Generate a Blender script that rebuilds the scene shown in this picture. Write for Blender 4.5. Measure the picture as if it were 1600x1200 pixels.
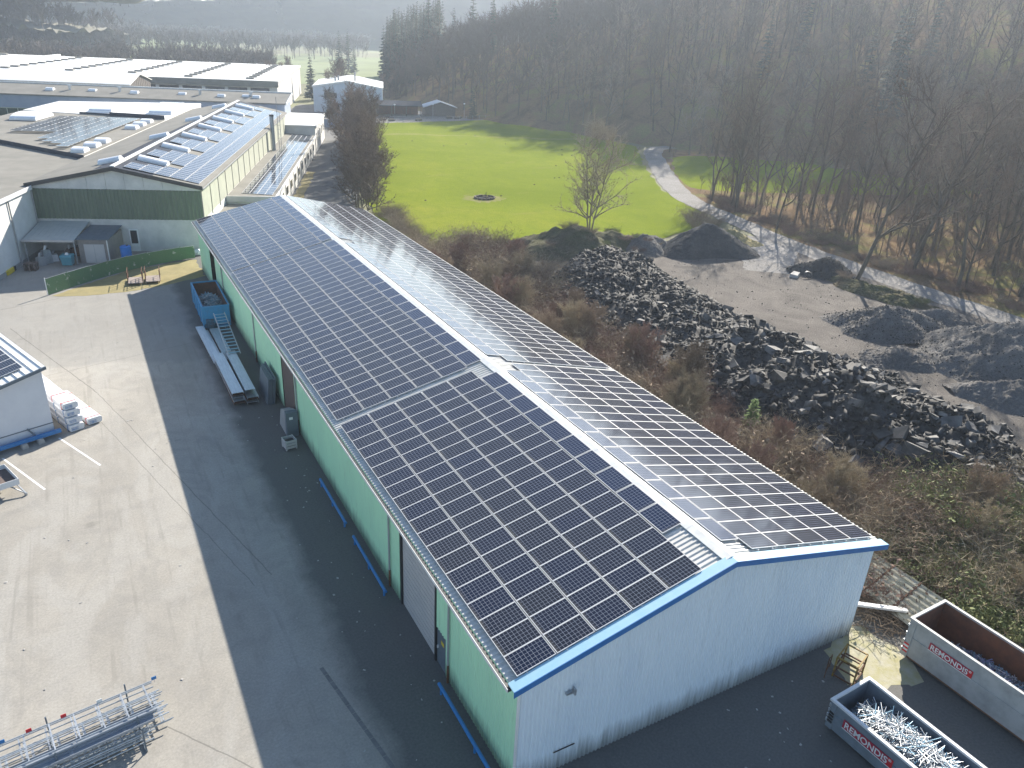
import bpy, math, random
import numpy as np
from mathutils import Vector, Matrix
R = math.radians
for o in list(bpy.data.objects): bpy.data.objects.remove(o)
SC = bpy.context.scene
COL = SC.collection

# ------------------------------------------------------------------ camera, sky, sun, exposure
cam = bpy.data.cameras.new('camera'); cam.sensor_width = 36; cam.lens = 27.03; cam.clip_start = .5; cam.clip_end = 8000
camo = bpy.data.objects.new('camera', cam); COL.objects.link(camo)
def cam_axes(yaw, pitch, roll):
    cy, sy, cp, sp = math.cos(yaw), math.sin(yaw), math.cos(pitch), math.sin(pitch)
    f = Vector((sy*cp, cy*cp, -sp)); r = Vector((cy, -sy, 0)); u = r.cross(f)
    c, s = math.cos(roll), math.sin(roll)
    return c*r + s*u, -s*r + c*u, f
CP = Vector((-10.858, -17.629, 27.18))
cr, cu, cf = cam_axes(.5215, .4337, .0506)
m = Matrix((cr, cu, -cf)).transposed().to_4x4(); m.translation = CP
camo.matrix_world = m
SC.camera = camo

SUN_AZ, SUN_EL = 49.6, 28.2
w = bpy.data.worlds.new('World'); SC.world = w; w.use_nodes = True
nt = w.node_tree; bg = nt.nodes['Background']
sky = nt.nodes.new('ShaderNodeTexSky'); sky.sky_type = 'NISHITA'; sky.sun_disc = False
sky.sun_elevation = R(SUN_EL); sky.sun_rotation = R(SUN_AZ); sky.air_density = 1.0; sky.dust_density = .45; sky.ozone_density = 1.6; sky.altitude = 200
nt.links.new(sky.outputs[0], bg.inputs[0]); bg.inputs[1].default_value = .082
sl = bpy.data.lights.new('sun', 'SUN'); sl.energy = 5.0; sl.angle = R(.53); sl.color = (1, .92, .80)
so = bpy.data.objects.new('sun', sl); COL.objects.link(so)
sdir = Vector((math.sin(R(SUN_AZ))*math.cos(R(SUN_EL)), math.cos(R(SUN_AZ))*math.cos(R(SUN_EL)), math.sin(R(SUN_EL))))
so.rotation_euler = sdir.to_track_quat('Z', 'Y').to_euler(); so.location = (0, 0, 120)
vs = SC.view_settings
vs.view_transform = 'Standard'; vs.look = 'None'; vs.gamma = 1; vs.use_curve_mapping = False; vs.exposure = 1.31
SC.cycles.volume_bounces = 1; SC.cycles.max_bounces = 5; SC.cycles.transparent_max_bounces = 8

# ------------------------------------------------------------------ helpers
def nrm(v):
    v = np.asarray(v, float); return v/np.linalg.norm(v)
class MB:
    def __init__(s): s.v = []; s.f = []; s.m = []
    def vs(s, pts):
        n = len(s.v); s.v.extend([tuple(map(float, p)) for p in pts]); return n
    def face(s, pts, m=0):
        n = s.vs(pts); s.f.append(tuple(range(n, n+len(pts)))); s.m.append(m); return s
    def box(s, x0, x1, y0, y1, z0, z1, m=0):
        return s.hexa([(x0,y0,z0),(x1,y0,z0),(x1,y1,z0),(x0,y1,z0),(x0,y0,z1),(x1,y0,z1),(x1,y1,z1),(x0,y1,z1)], m)
    def hexa(s, p, m=0):
        n = s.vs(p)
        for q in ((3,2,1,0),(4,5,6,7),(0,1,5,4),(1,2,6,5),(2,3,7,6),(3,0,4,7)):
            s.f.append(tuple(n+i for i in q)); s.m.append(m)
        return s
    def bar(s, a, b, w, h, m=0, up=(0,0,1)):
        a = np.asarray(a, float); b = np.asarray(b, float); d = nrm(b-a); up = np.asarray(up, float)
        if abs(d@up) > .98: up = np.array((1., 0, 0))
        x = nrm(np.cross(d, up))*w/2; z = nrm(np.cross(x, d))*h/2
        return s.hexa([a-x-z, a+x-z, b+x-z, b-x-z, a-x+z, a+x+z, b+x+z, b-x+z], m)
    def tube(s, a, b, r0, r1=None, n=6, m=0, cap=True):
        a = np.asarray(a, float); b = np.asarray(b, float); r1 = r0 if r1 is None else r1
        d = nrm(b-a); t = np.array((0,0,1.)) if abs(d[2]) < .9 else np.array((1.,0,0))
        x = nrm(np.cross(d, t)); y = np.cross(d, x)
        k = s.vs([a+(x*math.cos(i*2*math.pi/n)+y*math.sin(i*2*math.pi/n))*r0 for i in range(n)]+[b+(x*math.cos(i*2*math.pi/n)+y*math.sin(i*2*math.pi/n))*r1 for i in range(n)])
        for i in range(n):
            j = (i+1) % n; s.f.append((k+j, k+i, k+n+i, k+n+j)); s.m.append(m)
        if cap:
            s.f.append(tuple(k+i for i in range(n))); s.m.append(m); s.f.append(tuple(k+n+i for i in reversed(range(n)))); s.m.append(m)
        return s
    def path(s, pts, r, n=6, m=0):
        for a, b in zip(pts, pts[1:]): s.tube(a, b, r, r, n, m)
        return s
    def corr(s, bot, top, a, b, pitch, depth, nvec, m=0):
        """ribbed sheet: bot(t), top(t) give the ends of the line at t in a..b"""
        nv = np.asarray(nvec, float); ts = []
        k = a
        while k < b-1e-6:
            for f, o in ((0, 0), (.42, 0), (.56, 1), (.86, 1)):
                t = k+f*pitch
                if t < b: ts.append((t, o))
            k += pitch
        ts.append((b, 0))
        prev = None
        for t, o in ts:
            i = s.vs([np.asarray(bot(t), float)+nv*o*depth, np.asarray(top(t), float)+nv*o*depth])
            if prev is not None: s.f.append((prev, i, i+1, prev+1)); s.m.append(m)
            prev = i
        return s
    def build(s, name, mats, parent=None, loc=None, rot=None, smooth=False):
        me = bpy.data.meshes.new(name); me.from_pydata(s.v, [], s.f)
        if not isinstance(mats, (list, tuple)): mats = [mats]
        for mt in mats: me.materials.append(mt)
        if len(mats) > 1: me.polygons.foreach_set('material_index', s.m)
        if smooth: me.polygons.foreach_set('use_smooth', [True]*len(s.f))
        me.update()
        return link(name, me, parent, loc, rot)
def link(name, me, parent=None, loc=None, rot=None):
    o = bpy.data.objects.new(name, me); COL.objects.link(o)
    if parent: o.parent = parent
    if loc is not None: o.location = loc
    if rot is not None: o.rotation_euler = rot
    return o
def np_mesh(name, V, F, mats, parent=None, MI=None, smooth=False):
    """V (n,3), F (m,3|4)"""
    V = np.asarray(V, np.float32); F = np.asarray(F, np.int32); k = F.shape[1]
    me = bpy.data.meshes.new(name); me.vertices.add(len(V)); me.vertices.foreach_set('co', V.ravel())
    me.loops.add(F.size); me.loops.foreach_set('vertex_index', F.ravel())
    me.polygons.add(len(F)); me.polygons.foreach_set('loop_start', np.arange(0, F.size, k, dtype=np.int32))
    if not isinstance(mats, (list, tuple)): mats = [mats]
    for mt in mats: me.materials.append(mt)
    if MI is not None: me.polygons.foreach_set('material_index', np.asarray(MI, np.int32))
    if smooth: me.polygons.foreach_set('use_smooth', np.ones(len(F), bool))
    me.update(calc_edges=True)
    return link(name, me, parent)
def tag(o, label=None, cat=None, group=None, kind=None):
    if label: o['label'] = label
    if cat: o['category'] = cat
    if group: o['group'] = group
    if kind: o['kind'] = kind
    return o
def thing(name, label, cat, loc=(0,0,0), rz=0, group=None):
    o = bpy.data.objects.new(name, None); COL.objects.link(o); o.location = loc; o.rotation_euler = (0, 0, rz); o.empty_display_size = .3
    return tag(o, label, cat, group)
def dup(root, loc, rz=0, sc=1, label=None, group=None):
    r = root.copy(); COL.objects.link(r); r.location = loc; r.rotation_euler = (0, 0, rz); r.scale = (sc, sc, sc) if not isinstance(sc, tuple) else sc
    if label: r['label'] = label
    if group: r['group'] = group
    for ch in list(root.children):
        c = ch.copy(); COL.objects.link(c); c.parent = r
        for g in ch.children:
            d = g.copy(); COL.objects.link(d); d.parent = c
    return r

# ------------------------------------------------------------------ materials
def mat(name, col, rough=.8, c2=None, scale=4., det=5, lo=.35, hi=.65, bump=0, bscale=None, metal=0, rnd=0, spec=.5, stretch=None, world=False, coat=0, wet=0):
    mt = bpy.data.materials.new(name); mt.use_nodes = True; t = mt.node_tree; N = t.nodes; L = t.links
    p = N['Principled BSDF']; p.inputs['Base Color'].default_value = (*col, 1); p.inputs['Roughness'].default_value = rough
    p.inputs['Metallic'].default_value = metal; p.inputs['Specular IOR Level'].default_value = spec; p.inputs['Coat Weight'].default_value = coat
    src = None
    if c2 or bump:
        if world: co = N.new('ShaderNodeNewGeometry').outputs['Position']
        else: co = N.new('ShaderNodeTexCoord').outputs['Object']
        if stretch:
            mp = N.new('ShaderNodeMapping'); mp.inputs['Scale'].default_value = stretch; L.new(co, mp.inputs[0]); co = mp.outputs[0]
    if c2:
        nz = N.new('ShaderNodeTexNoise'); nz.inputs['Scale'].default_value = scale; nz.inputs['Detail'].default_value = det; nz.inputs['Roughness'].default_value = .65; L.new(co, nz.inputs['Vector'])
        rp = N.new('ShaderNodeValToRGB'); rp.color_ramp.elements[0].position = lo; rp.color_ramp.elements[1].position = hi
        rp.color_ramp.elements[0].color = (*col, 1); rp.color_ramp.elements[1].color = (*c2, 1); L.new(nz.outputs['Fac'], rp.inputs[0]); src = rp.outputs[0]
    if rnd:
        oi = N.new('ShaderNodeObjectInfo'); hs = N.new('ShaderNodeHueSaturation'); mr = N.new('ShaderNodeMapRange')
        mr.inputs['To Min'].default_value = 1-rnd; mr.inputs['To Max'].default_value = 1+rnd; L.new(oi.outputs['Random'], mr.inputs[0]); L.new(mr.outputs[0], hs.inputs['Value'])
        if src: L.new(src, hs.inputs['Color'])
        else: hs.inputs['Color'].default_value = (*col, 1)
        src = hs.outputs[0]
    if src: L.new(src, p.inputs['Base Color'])
    if bump:
        nb = N.new('ShaderNodeTexNoise'); nb.inputs['Scale'].default_value = bscale or scale*3; nb.inputs['Detail'].default_value = 6; L.new(co, nb.inputs['Vector'])
        b = N.new('ShaderNodeBump'); b.inputs['Strength'].default_value = min(1, bump); b.inputs['Distance'].default_value = .05*max(1, bump); L.new(nb.outputs['Fac'], b.inputs['Height']); L.new(b.outputs[0], p.inputs['Normal'])
    return mt
class G:
    """small node-graph helper"""
    def __init__(s, name):
        s.mt = bpy.data.materials.new(name); s.mt.use_nodes = True; s.t = s.mt.node_tree; s.N = s.t.nodes; s.L = s.t.links; s.p = s.N['Principled BSDF']
    def n(s, ty, **kw):
        x = s.N.new('ShaderNode'+ty)
        for k, v in kw.items(): setattr(x, k, v)
        return x
    def set(s, inp, v):
        if hasattr(v, 'is_output') or isinstance(v, bpy.types.NodeSocket): s.L.new(v, inp)
        else: inp.default_value = v
    def pos(s): return s.n('NewGeometry').outputs['Position']
    def obj(s): return s.n('TexCoord').outputs['Object']
    def noise(s, co, scale, det=5, ro=.6, dist=0, stretch=None):
        if stretch:
            mp = s.n('Mapping'); mp.inputs['Scale'].default_value = stretch; s.L.new(co, mp.inputs[0]); co = mp.outputs[0]
        z = s.n('TexNoise'); s.L.new(co, z.inputs['Vector']); z.inputs['Scale'].default_value = scale; z.inputs['Detail'].default_value = det; z.inputs['Roughness'].default_value = ro; z.inputs['Distortion'].default_value = dist
        return z.outputs['Fac']
    def ramp(s, f, *st):
        r = s.n('ValToRGB'); e = r.color_ramp.elements
        while len(e) < len(st): e.new(.5)
        for q, (ps, c) in zip(e, st): q.position = ps; q.color = (*c, 1) if not isinstance(c, (int, float)) else (c, c, c, 1)
        s.L.new(f, r.inputs[0]); return r.outputs[0]
    def mix(s, f, a, b, mode='MIX'):
        x = s.n('Mix', data_type='RGBA', blend_type=mode); s.set(x.inputs[0], f)
        for i, v in ((6, a), (7, b)):
            if isinstance(v, tuple): x.inputs[i].default_value = (*v, 1) if len(v) == 3 else v
            else: s.L.new(v, x.inputs[i])
        return x.outputs[2]
    def math(s, op, a, b=0., clamp=False):
        x = s.n('Math', operation=op, use_clamp=clamp); s.set(x.inputs[0], a); s.set(x.inputs[1], b); return x.outputs[0]
    def bump(s, h, st=.5, d=.03):
        b = s.n('Bump'); b.inputs['Strength'].default_value = st; b.inputs['Distance'].default_value = d; s.L.new(h, b.inputs['Height']); s.L.new(b.outputs[0], s.p.inputs['Normal'])
    def done(s, col=None, rough=None, **kw):
        if col is not None: s.set(s.p.inputs['Base Color'], (*col, 1) if isinstance(col, tuple) else col)
        if rough is not None: s.set(s.p.inputs['Roughness'], rough)
        for k, v in kw.items(): s.set(s.p.inputs[k], v)
        return s.mt

def m_yard():
    g = G('yard_asphalt'); P = g.pos(); xyz = g.n('SeparateXYZ'); g.L.new(P, xyz.inputs[0])
    big = g.noise(P, .06, 4, .6, 1.2); mid = g.noise(P, .5, 6, .65, 1.5); fine = g.noise(P, 9, 4, .7)
    sw = g.noise(P, .22, 5, .6, 2.5, (1, .35, 1))
    c = g.ramp(big, (.3, (.275, .258, .228)), (.5, (.32, .302, .268)), (.72, (.365, .346, .308)))
    c = g.mix(g.ramp(mid, (.42, 0), (.7, .6)), c, (.23, .222, .205))
    c = g.mix(g.ramp(sw, (.48, 0), (.6, .35)), c, (.37, .36, .335))
    c = g.mix(.38, c, g.ramp(fine, (.3, (.55, .55, .55)), (.7, (1.3, 1.3, 1.3))), 'MULTIPLY')
    def seam(a, b, wd, st):
        nonlocal c
        a = np.array(a, float); b = np.array(b, float); L_ = np.linalg.norm(b-a); d = (b-a)/L_; x, y = xyz.outputs[0], xyz.outputs[1]
        wob = g.math('MULTIPLY', g.math('SUBTRACT', g.noise(P, .7, 3), .5), .22)
        e = g.math('ADD', g.math('ADD', g.math('MULTIPLY', g.math('SUBTRACT', x, float(a[0])), float(d[1])), g.math('MULTIPLY', g.math('SUBTRACT', y, float(a[1])), float(-d[0]))), wob)
        t = g.math('ADD', g.math('MULTIPLY', g.math('SUBTRACT', x, float(a[0])), float(d[0])), g.math('MULTIPLY', g.math('SUBTRACT', y, float(a[1])), float(d[1])))
        k = g.math('MULTIPLY', g.math('LESS_THAN', g.math('ABSOLUTE', e), wd), g.math('LESS_THAN', g.math('ABSOLUTE', g.math('SUBTRACT', t, float(L_/2))), float(L_/2)))
        c = g.mix(g.math('MULTIPLY', k, st), c, (.11, .105, .095))
    # a greyer, older field of asphalt up by the fence
    n1 = g.math('ADD', g.math('ADD', g.math('MULTIPLY', xyz.outputs[0], .28), xyz.outputs[1]), g.math('MULTIPLY', g.noise(P, .25, 4), 3.))
    old = g.n('MapRange', clamp=True); g.L.new(n1, old.inputs[0]); old.inputs['From Min'].default_value = 48.2; old.inputs['From Max'].default_value = 48.9
    c = g.mix(g.math('MULTIPLY', old.outputs[0], .45), c, (.215, .212, .20))
    # tyre tracks
    tr1 = g.noise(P, 1.6, 3, .5, .6, (1.6, .05, 1)); tr2 = g.noise(P, .12, 4, .5, 3.5)
    c = g.mix(g.math('MULTIPLY', g.ramp(tr1, (.55, 0), (.66, .4)), g.ramp(tr2, (.4, 0), (.6, 1))), c, (.19, .18, .16))
    st_ = g.noise(P, .33, 3, .5, .4); c = g.mix(g.ramp(st_, (.68, 0), (.74, .5)), c, (.15, .145, .13))
    seam((-18.5, 62), (-12.2, 44.5), .035, .7); seam((-12.2, 44.5), (-5.2, 17), .03, .55); seam((-13.2, 43), (-6.2, 16.5), .025, .5); seam((-17, 49), (-4, 52.5), .03, .5); seam((-11.3, 9), (-7.5, 4), .03, .6); seam((-25, 66), (-14.5, 69.6), .04, .7)
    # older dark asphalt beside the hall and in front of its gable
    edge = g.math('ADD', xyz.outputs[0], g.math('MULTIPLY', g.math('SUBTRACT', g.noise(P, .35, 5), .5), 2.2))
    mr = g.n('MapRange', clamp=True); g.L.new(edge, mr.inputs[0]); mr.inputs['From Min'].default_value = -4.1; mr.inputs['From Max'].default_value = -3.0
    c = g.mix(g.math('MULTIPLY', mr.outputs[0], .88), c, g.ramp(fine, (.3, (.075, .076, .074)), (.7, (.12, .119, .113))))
    g.bump(g.noise(P, 30, 3), .25, .01)
    return g.done(c, .88)
def m_panel(name, ca, cb):
    g = G(name); uv = g.n('UVMap').outputs[0]; xyz = g.n('SeparateXYZ'); g.L.new(uv, xyz.inputs[0])
    def line(s, n, wd):
        f = g.math('FRACT', g.math('MULTIPLY', s, n)); d = g.math('MINIMUM', f, g.math('SUBTRACT', 1, f)); return g.math('LESS_THAN', d, wd*n)
    lx = line(xyz.outputs[0], 10, .0042); ly = line(xyz.outputs[1], 6, .0068)
    ln = g.math('MAXIMUM', lx, ly)
    oi = g.n('ObjectInfo').outputs['Random']
    c = g.mix(oi, ca, cb)
    dust = g.noise(g.pos(), .9, 4)
    c = g.mix(g.math('MULTIPLY', ln, .8), c, (.27, .29, .34))
    low = g.n('MapRange', clamp=True); g.L.new(xyz.outputs[0], low.inputs[0]); low.inputs['From Min'].default_value = .09; low.inputs['From Max'].default_value = 0
    c = g.mix(g.math('MULTIPLY', low.outputs[0], g.ramp(dust, (.35, .1), (.7, .7))), c, (.16, .15, .12))
    mr = g.n('MapRange'); g.L.new(dust, mr.inputs[0]); mr.inputs['To Min'].default_value = .035; mr.inputs['To Max'].default_value = .09
    return g.done(c, mr.outputs[0], **{'Specular IOR Level': .5, 'IOR': 1.45})
M = {}
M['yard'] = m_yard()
M['panel'] = m_panel('solar_glass', (.014, .016, .024), (.008, .012, .030))
M['panelb'] = m_panel('solar_glass_blue', (.008, .016, .045), (.012, .022, .055))
M['alu'] = mat('aluminium_frame', (.66, .67, .68), .55, spec=.3)
M['galv'] = mat('galvanised_steel', (.50, .53, .56), .45, (.36, .39, .42), 6, metal=.6, rnd=.15)
M['roofsheet'] = mat('roof_sheet', (.60, .60, .58), .6, (.48, .48, .45), 1.2, spec=.3)
M['ridge'] = mat('ridge_cap', (.80, .80, .79), .4, (.66, .66, .62), 2.)
def m_wall(name, col, c2, stain):
    g = G(name); P = g.obj(); xyz = g.n('SeparateXYZ'); g.L.new(P, xyz.inputs[0])
    a = g.noise(P, .6, 4, .6, 0, (1, 1, .25)); c = g.mix(g.ramp(a, (.35, 0), (.7, 1)), col, c2)
    st = g.noise(P, 4, 4, .7, 0, (1, 1, .12)); h = g.n('MapRange', clamp=True); g.L.new(g.math('ADD', xyz.outputs[2], g.math('MULTIPLY', g.noise(P, 2.5, 5, .7, 0, (1, 1, .1)), -1.6)), h.inputs[0]); h.inputs['From Min'].default_value = .35; h.inputs['From Max'].default_value = -.75
    c = g.mix(g.math('MULTIPLY', h.outputs[0], .8), c, stain)
    c = g.mix(g.ramp(st, (.55, 0), (.85, .3)), c, stain)
    return g.done(c, .55)
M['green'] = m_wall('green_cladding', (.50, .82, .56), (.46, .76, .53), (.09, .13, .10))
M['white_clad'] = m_wall('white_cladding', (.76, .83, .88), (.70, .78, .85), (.12, .13, .12))
M['blue_trim'] = mat('blue_trim', (.035, .16, .42), .4, (.05, .19, .46), 2)
M['blue_cap'] = mat('pale_blue_capping', (.30, .52, .66), .5, (.34, .55, .66), 2, spec=.2)
M['dark'] = mat('dark_gap', (.012, .013, .014), .8)
M['black'] = mat('black_gutter', (.03, .032, .035), .5)
M['grey'] = mat('grey_paint', (.33, .34, .35), .6, (.28, .29, .30), 2)
M['slate'] = mat('slate_paint', (.10, .13, .16), .5, (.13, .16, .19), 2)
M['white'] = mat('white_paint', (.78, .78, .77), .55, (.68, .68, .66), 1.5)
M['shutter'] = mat('shutter', (.50, .48, .47), .5, (.45, .44, .44), 1)
M['rust'] = mat('rusty_steel', (.16, .07, .035), .85, (.08, .045, .03), 5, bump=.3)
M['rustwood'] = mat('weathered_door', (.17, .12, .10), .85, (.10, .085, .08), 3, stretch=(1, 6, .3))
M['bluep'] = mat('blue_paint', (.02, .16, .42), .45, (.03, .20, .48), 3)
M['skipblue'] = mat('skip_blue', (.03, .25, .48), .55, (.05, .20, .33), 3, lo=.45, hi=.75)
M['concrete'] = mat('concrete', (.42, .41, .39), .85, (.32, .31, .29), 3, bump=.2)
M['steel_grey'] = mat('container_grey', (.40, .41, .41), .55, (.27, .28, .28), 1.6, lo=.4, hi=.72)
M['steel_blue'] = mat('container_bluegrey', (.20, .24, .28), .5, (.15, .18, .21), 1.6)
M['rustin'] = mat('rusty_inside', (.20, .09, .05), .85, (.12, .06, .04), 2)
M['red'] = mat('red_paint', (.55, .02, .03), .5)
M['yellow'] = mat('yellow_paint', (.65, .50, .04), .6)
M['bark'] = mat('bark', (.085, .07, .055), .95, (.14, .12, .09), 3, rnd=.25, stretch=(1, 1, .2))
M['twig'] = mat('twigs', (.165, .12, .09), .95, rnd=.35)
M['twig2'] = mat('grey_twigs', (.175, .145, .115), .95, rnd=.35)
M['needle'] = mat('conifer_needles', (.022, .045, .028), .9, (.035, .06, .035), 2, rnd=.25)
M['scrub'] = mat('brown_scrub', (.20, .15, .105), .95, (.27, .205, .14), 3, rnd=.35)
M['scrubred'] = mat('reddish_scrub', (.22, .14, .105), .95, (.18, .115, .09), 3, rnd=.3)
M['scrubpale'] = mat('pale_dry_scrub', (.38, .315, .215), .95, (.28, .23, .15), 3, rnd=.3)
M['scrubgreen'] = mat('green_scrub', (.12, .16, .055), .9, (.22, .22, .09), 3, rnd=.25)
def m_meadow():
    g = G('meadow_grass'); P = g.pos()
    a = g.noise(P, .035, 5, .6, .8); b = g.noise(P, .4, 5, .7, 1, (1, .6, 1)); f = g.noise(P, 5, 4, .8)
    c = g.ramp(a, (.3, (.15, .195, .02)), (.55, (.19, .235, .027)), (.75, (.24, .26, .04)))
    c = g.mix(g.ramp(b, (.45, 0), (.75, .55)), c, (.13, .18, .022))
    xyz = g.n('SeparateXYZ'); g.L.new(P, xyz.inputs[0])
    e = g.math('ABSOLUTE', g.math('ADD', g.math('SUBTRACT', g.math('ADD', g.math('MULTIPLY', xyz.outputs[0], .42), xyz.outputs[1]), 213.), g.math('MULTIPLY', g.math('SUBTRACT', g.noise(P, .05, 3), .5), 22.)))
    tk = g.n('MapRange', clamp=True); g.L.new(e, tk.inputs[0]); tk.inputs['From Min'].default_value = 1.6; tk.inputs['From Max'].default_value = .3
    c = g.mix(g.math('MULTIPLY', g.math('MULTIPLY', tk.outputs[0], g.noise(P, .6, 4)), .9), c, (.30, .27, .13))
    c = g.mix(g.ramp(g.noise(P, .8, 5, .75, .5), (.5, 0), (.7, .45)), c, (.13, .18, .02))
    c = g.mix(g.ramp(g.noise(P, .11, 5, .7, 2, (.35, 1, 1)), (.58, 0), (.72, .5)), c, (.24, .235, .07)); c = g.mix(.75, c, g.ramp(f, (.25, (.4, .4, .4)), (.75, (1.55, 1.5, 1.4))), 'MULTIPLY')
    g.bump(f, .8, .08); return g.done(c, 1., **{'Specular IOR Level': 0.})
M['meadow'] = m_meadow()
M['verge'] = mat('dry_verge', (.23, .20, .09), .95, (.31, .26, .12), .7, bump=.6, world=True, bscale=6)
def m_litter():
    g = G('leaf_litter'); P = g.pos(); a = g.noise(P, .09, 6, .7, 1); f = g.noise(P, 2.5, 5, .8)
    c = g.ramp(a, (.3, (.12, .092, .06)), (.48, (.21, .15, .098)), (.62, (.20, .19, .085)))
    c = g.mix(.7, c, g.ramp(f, (.25, (.45, .45, .45)), (.75, (1.5, 1.45, 1.4))), 'MULTIPLY'); g.bump(f, 1, .2); return g.done(c, 1., **{'Specular IOR Level': 0.})
M['litter'] = m_litter()
def m_gravel(name, a, b, s=1.):
    g = G(name); P = g.pos(); n = g.noise(P, .16*s, 6, .65, 1.5); f = g.noise(P, 6*s, 5, .8)
    v = g.n('TexVoronoi'); v.inputs['Scale'].default_value = 9*s; g.L.new(P, v.inputs['Vector'])
    c = g.mix(g.ramp(n, (.35, 0), (.65, 1)), a, b); c = g.mix(.7, c, g.ramp(f, (.25, (.5, .5, .5)), (.75, (1.4, 1.4, 1.4))), 'MULTIPLY')
    c = g.mix(.35, c, g.ramp(v.outputs['Distance'], (0, (1.4, 1.4, 1.4)), (.6, (.4, .4, .4))), 'MULTIPLY')
    g.bump(f, .9, .12); return g.done(c, .95, **{'Specular IOR Level': .12})
M['lot'] = m_gravel('lot_gravel', (.205, .185, .165), (.13, .118, .106))
M['road'] = m_gravel('road_gravel', (.31, .30, .29), (.24, .23, .215), .6)
M['darkgravel'] = m_gravel('dark_gravel', (.065, .068, .075), (.10, .10, .10), 1.2)
M['greygravel'] = m_gravel('grey_gravel', (.215, .205, .195), (.14, .135, .13), 1.2)
M['earth'] = m_gravel('earth', (.15, .125, .085), (.11, .12, .06), .8)
M['slatest'] = mat('slate_stone', (.04, .04, .041), .75, (.13, .128, .125), 1.2, rnd=.6, spec=.35, bump=.3)
M['land'] = mat('land_soil', (.12, .11, .06), .95, (.15, .17, .06), .02, world=True)
M['field'] = mat('field_grass', (.16, .20, .07), .95, (.12, .15, .05), .02, world=True)

# ------------------------------------------------------------------ terrain
FOOT = [(190,-160),(176,-40),(168,30),(160,80),(150,118),(138,142),(124,160),(118,184),(106,214),(94,248),(102,300),(126,360),(152,430),(210,540),(300,700)]
FA = np.array(FOOT, float)
def foot_dist(x, y):
    """distance beyond the foot line of the hill (positive = on the hill), vectorised"""
    P = np.stack([np.asarray(x, float), np.asarray(y, float)], -1); best = np.full(P.shape[:-1], 1e9); sgn = np.ones(P.shape[:-1])
    for a, b in zip(FA, FA[1:]):
        d = b-a; t = np.clip(((P-a)@d)/(d@d), 0, 1); q = a+t[..., None]*d; e = P-q; r = np.hypot(e[..., 0], e[..., 1])
        s = np.where(e[..., 0]*d[1]-e[..., 1]*d[0] > 0, 1, -1); k = r < best-1e-9; best = np.where(k, r, best); sgn = np.where(k, s, sgn)
    return best*sgn
def hill_z(x, y):
    d = foot_dist(x, y); y = np.asarray(y, float)
    hm = np.interp(y, [-200, 120, 230, 330, 430, 600], [88, 80, 62, 40, 34, 30])
    return np.where(d > 0, hm*(1-np.exp(-np.maximum(d, 0)/105.)), -.6)
def sheet(name, pts, z, mt, kind='structure', n=None):
    mb = MB(); mb.face([(x, y, z) for x, y in pts]); o = mb.build(name, mt); o['kind'] = kind; return o
def smooth_poly(pts, k=3):
    for _ in range(k):
        q = []
        for a, b in zip(pts, pts[1:]+pts[:1]):
            q += [(a[0]*.75+b[0]*.25, a[1]*.75+b[1]*.25), (a[0]*.25+b[0]*.75, a[1]*.25+b[1]*.75)]
        pts = q
    return pts
def ragged(pts, amp, step, seed):
    rg = random.Random(seed); out = []
    for a, b in zip(pts, pts[1:]+pts[:1]):
        L = math.hypot(b[0]-a[0], b[1]-a[1]); n = max(1, int(L/step))
        for i in range(n):
            t = i/n; out.append((a[0]+(b[0]-a[0])*t+rg.uniform(-amp, amp), a[1]+(b[1]-a[1])*t+rg.uniform(-amp, amp)))
    return out
mb = MB(); mb.face([(-1500,-250,-.06),(2300,-250,-.06),(2300,2900,-.06),(-1500,2900,-.06)]); mb.build('ground', M['land'])['kind'] = 'structure'
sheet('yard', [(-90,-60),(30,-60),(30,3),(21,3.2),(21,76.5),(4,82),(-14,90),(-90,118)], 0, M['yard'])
sheet('meadow', ragged([(26,72),(34,71),(60,68),(75,74),(81.5,82),(88,100),(104,127),(121,152),(122,180),(108,212),(70,208),(66,203),(46,150),(30,104)], .5, 2.5, 1), .012, M['meadow'])
sheet('gravel_lot', ragged([(30,4),(48,-4),(80,-6),(80,20),(77,40),(77.5,58),(72,66),(56,67),(40,64),(30,40)], .6, 2, 2), .006, M['lot'])
sheet('woodland_floor', [(79,-60),(260,-60),(260,60),(175,140),(128,152),(90,98),(82,80),(79,50)], -.008, M['litter'])
sheet('clearing', ragged(smooth_poly([(94,101),(101,95),(128,84),(160,76),(172,92),(140,128),(122,138),(110,124)], 2), .5, 2.5, 3), .004, M['meadow'])
def strip(name, ctr, wd, z, mt, seed=0, step=2.5):
    c = [np.array(p, float) for p in ctr]
    for _ in range(3):
        q = [c[0]]
        for a, b in zip(c, c[1:]): q += [a*.75+b*.25, a*.25+b*.75]
        c = q+[c[-1]]
    rg = random.Random(seed); mb = MB(); pv = None
    for i, p in enumerate(c):
        d = nrm(c[min(i+1, len(c)-1)]-c[max(i-1, 0)]); n = np.array((d[1], -d[0])); w1 = wd/2+rg.uniform(-.22, .22); w2 = wd/2+rg.uniform(-.22, .22)
        k = mb.vs([(*(p-n*w1), z), (*(p+n*w2), z)])
        if pv is not None: mb.f.append((pv, pv+1, k+1, k)); mb.m.append(0)
        pv = k
    o = mb.build(name, mt); o['kind'] = 'structure'; return o
strip('road', [(79,-60),(78.6,-20),(78.4,5),(78.3,25),(78.2,40),(79.2,54),(81,66),(83.6,77),(86,89),(92,102),(106.5,124),(121,146),(131,150.5),(150,142),(170,131)], 4.6, .022, M['road'], 4)
strip('junction', [(66,50),(70,55),(75,59),(80,64)], 7, .016, M['road'], 5)
sheet('grass_verge', ragged([(-15.2,70.6),(-12,69.5),(-7.8,69.6),(-3,71),(.1,72.5),(.1,79.8),(-7.4,77.6)], .18, .7, 6), .012, M['verge'])
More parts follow.
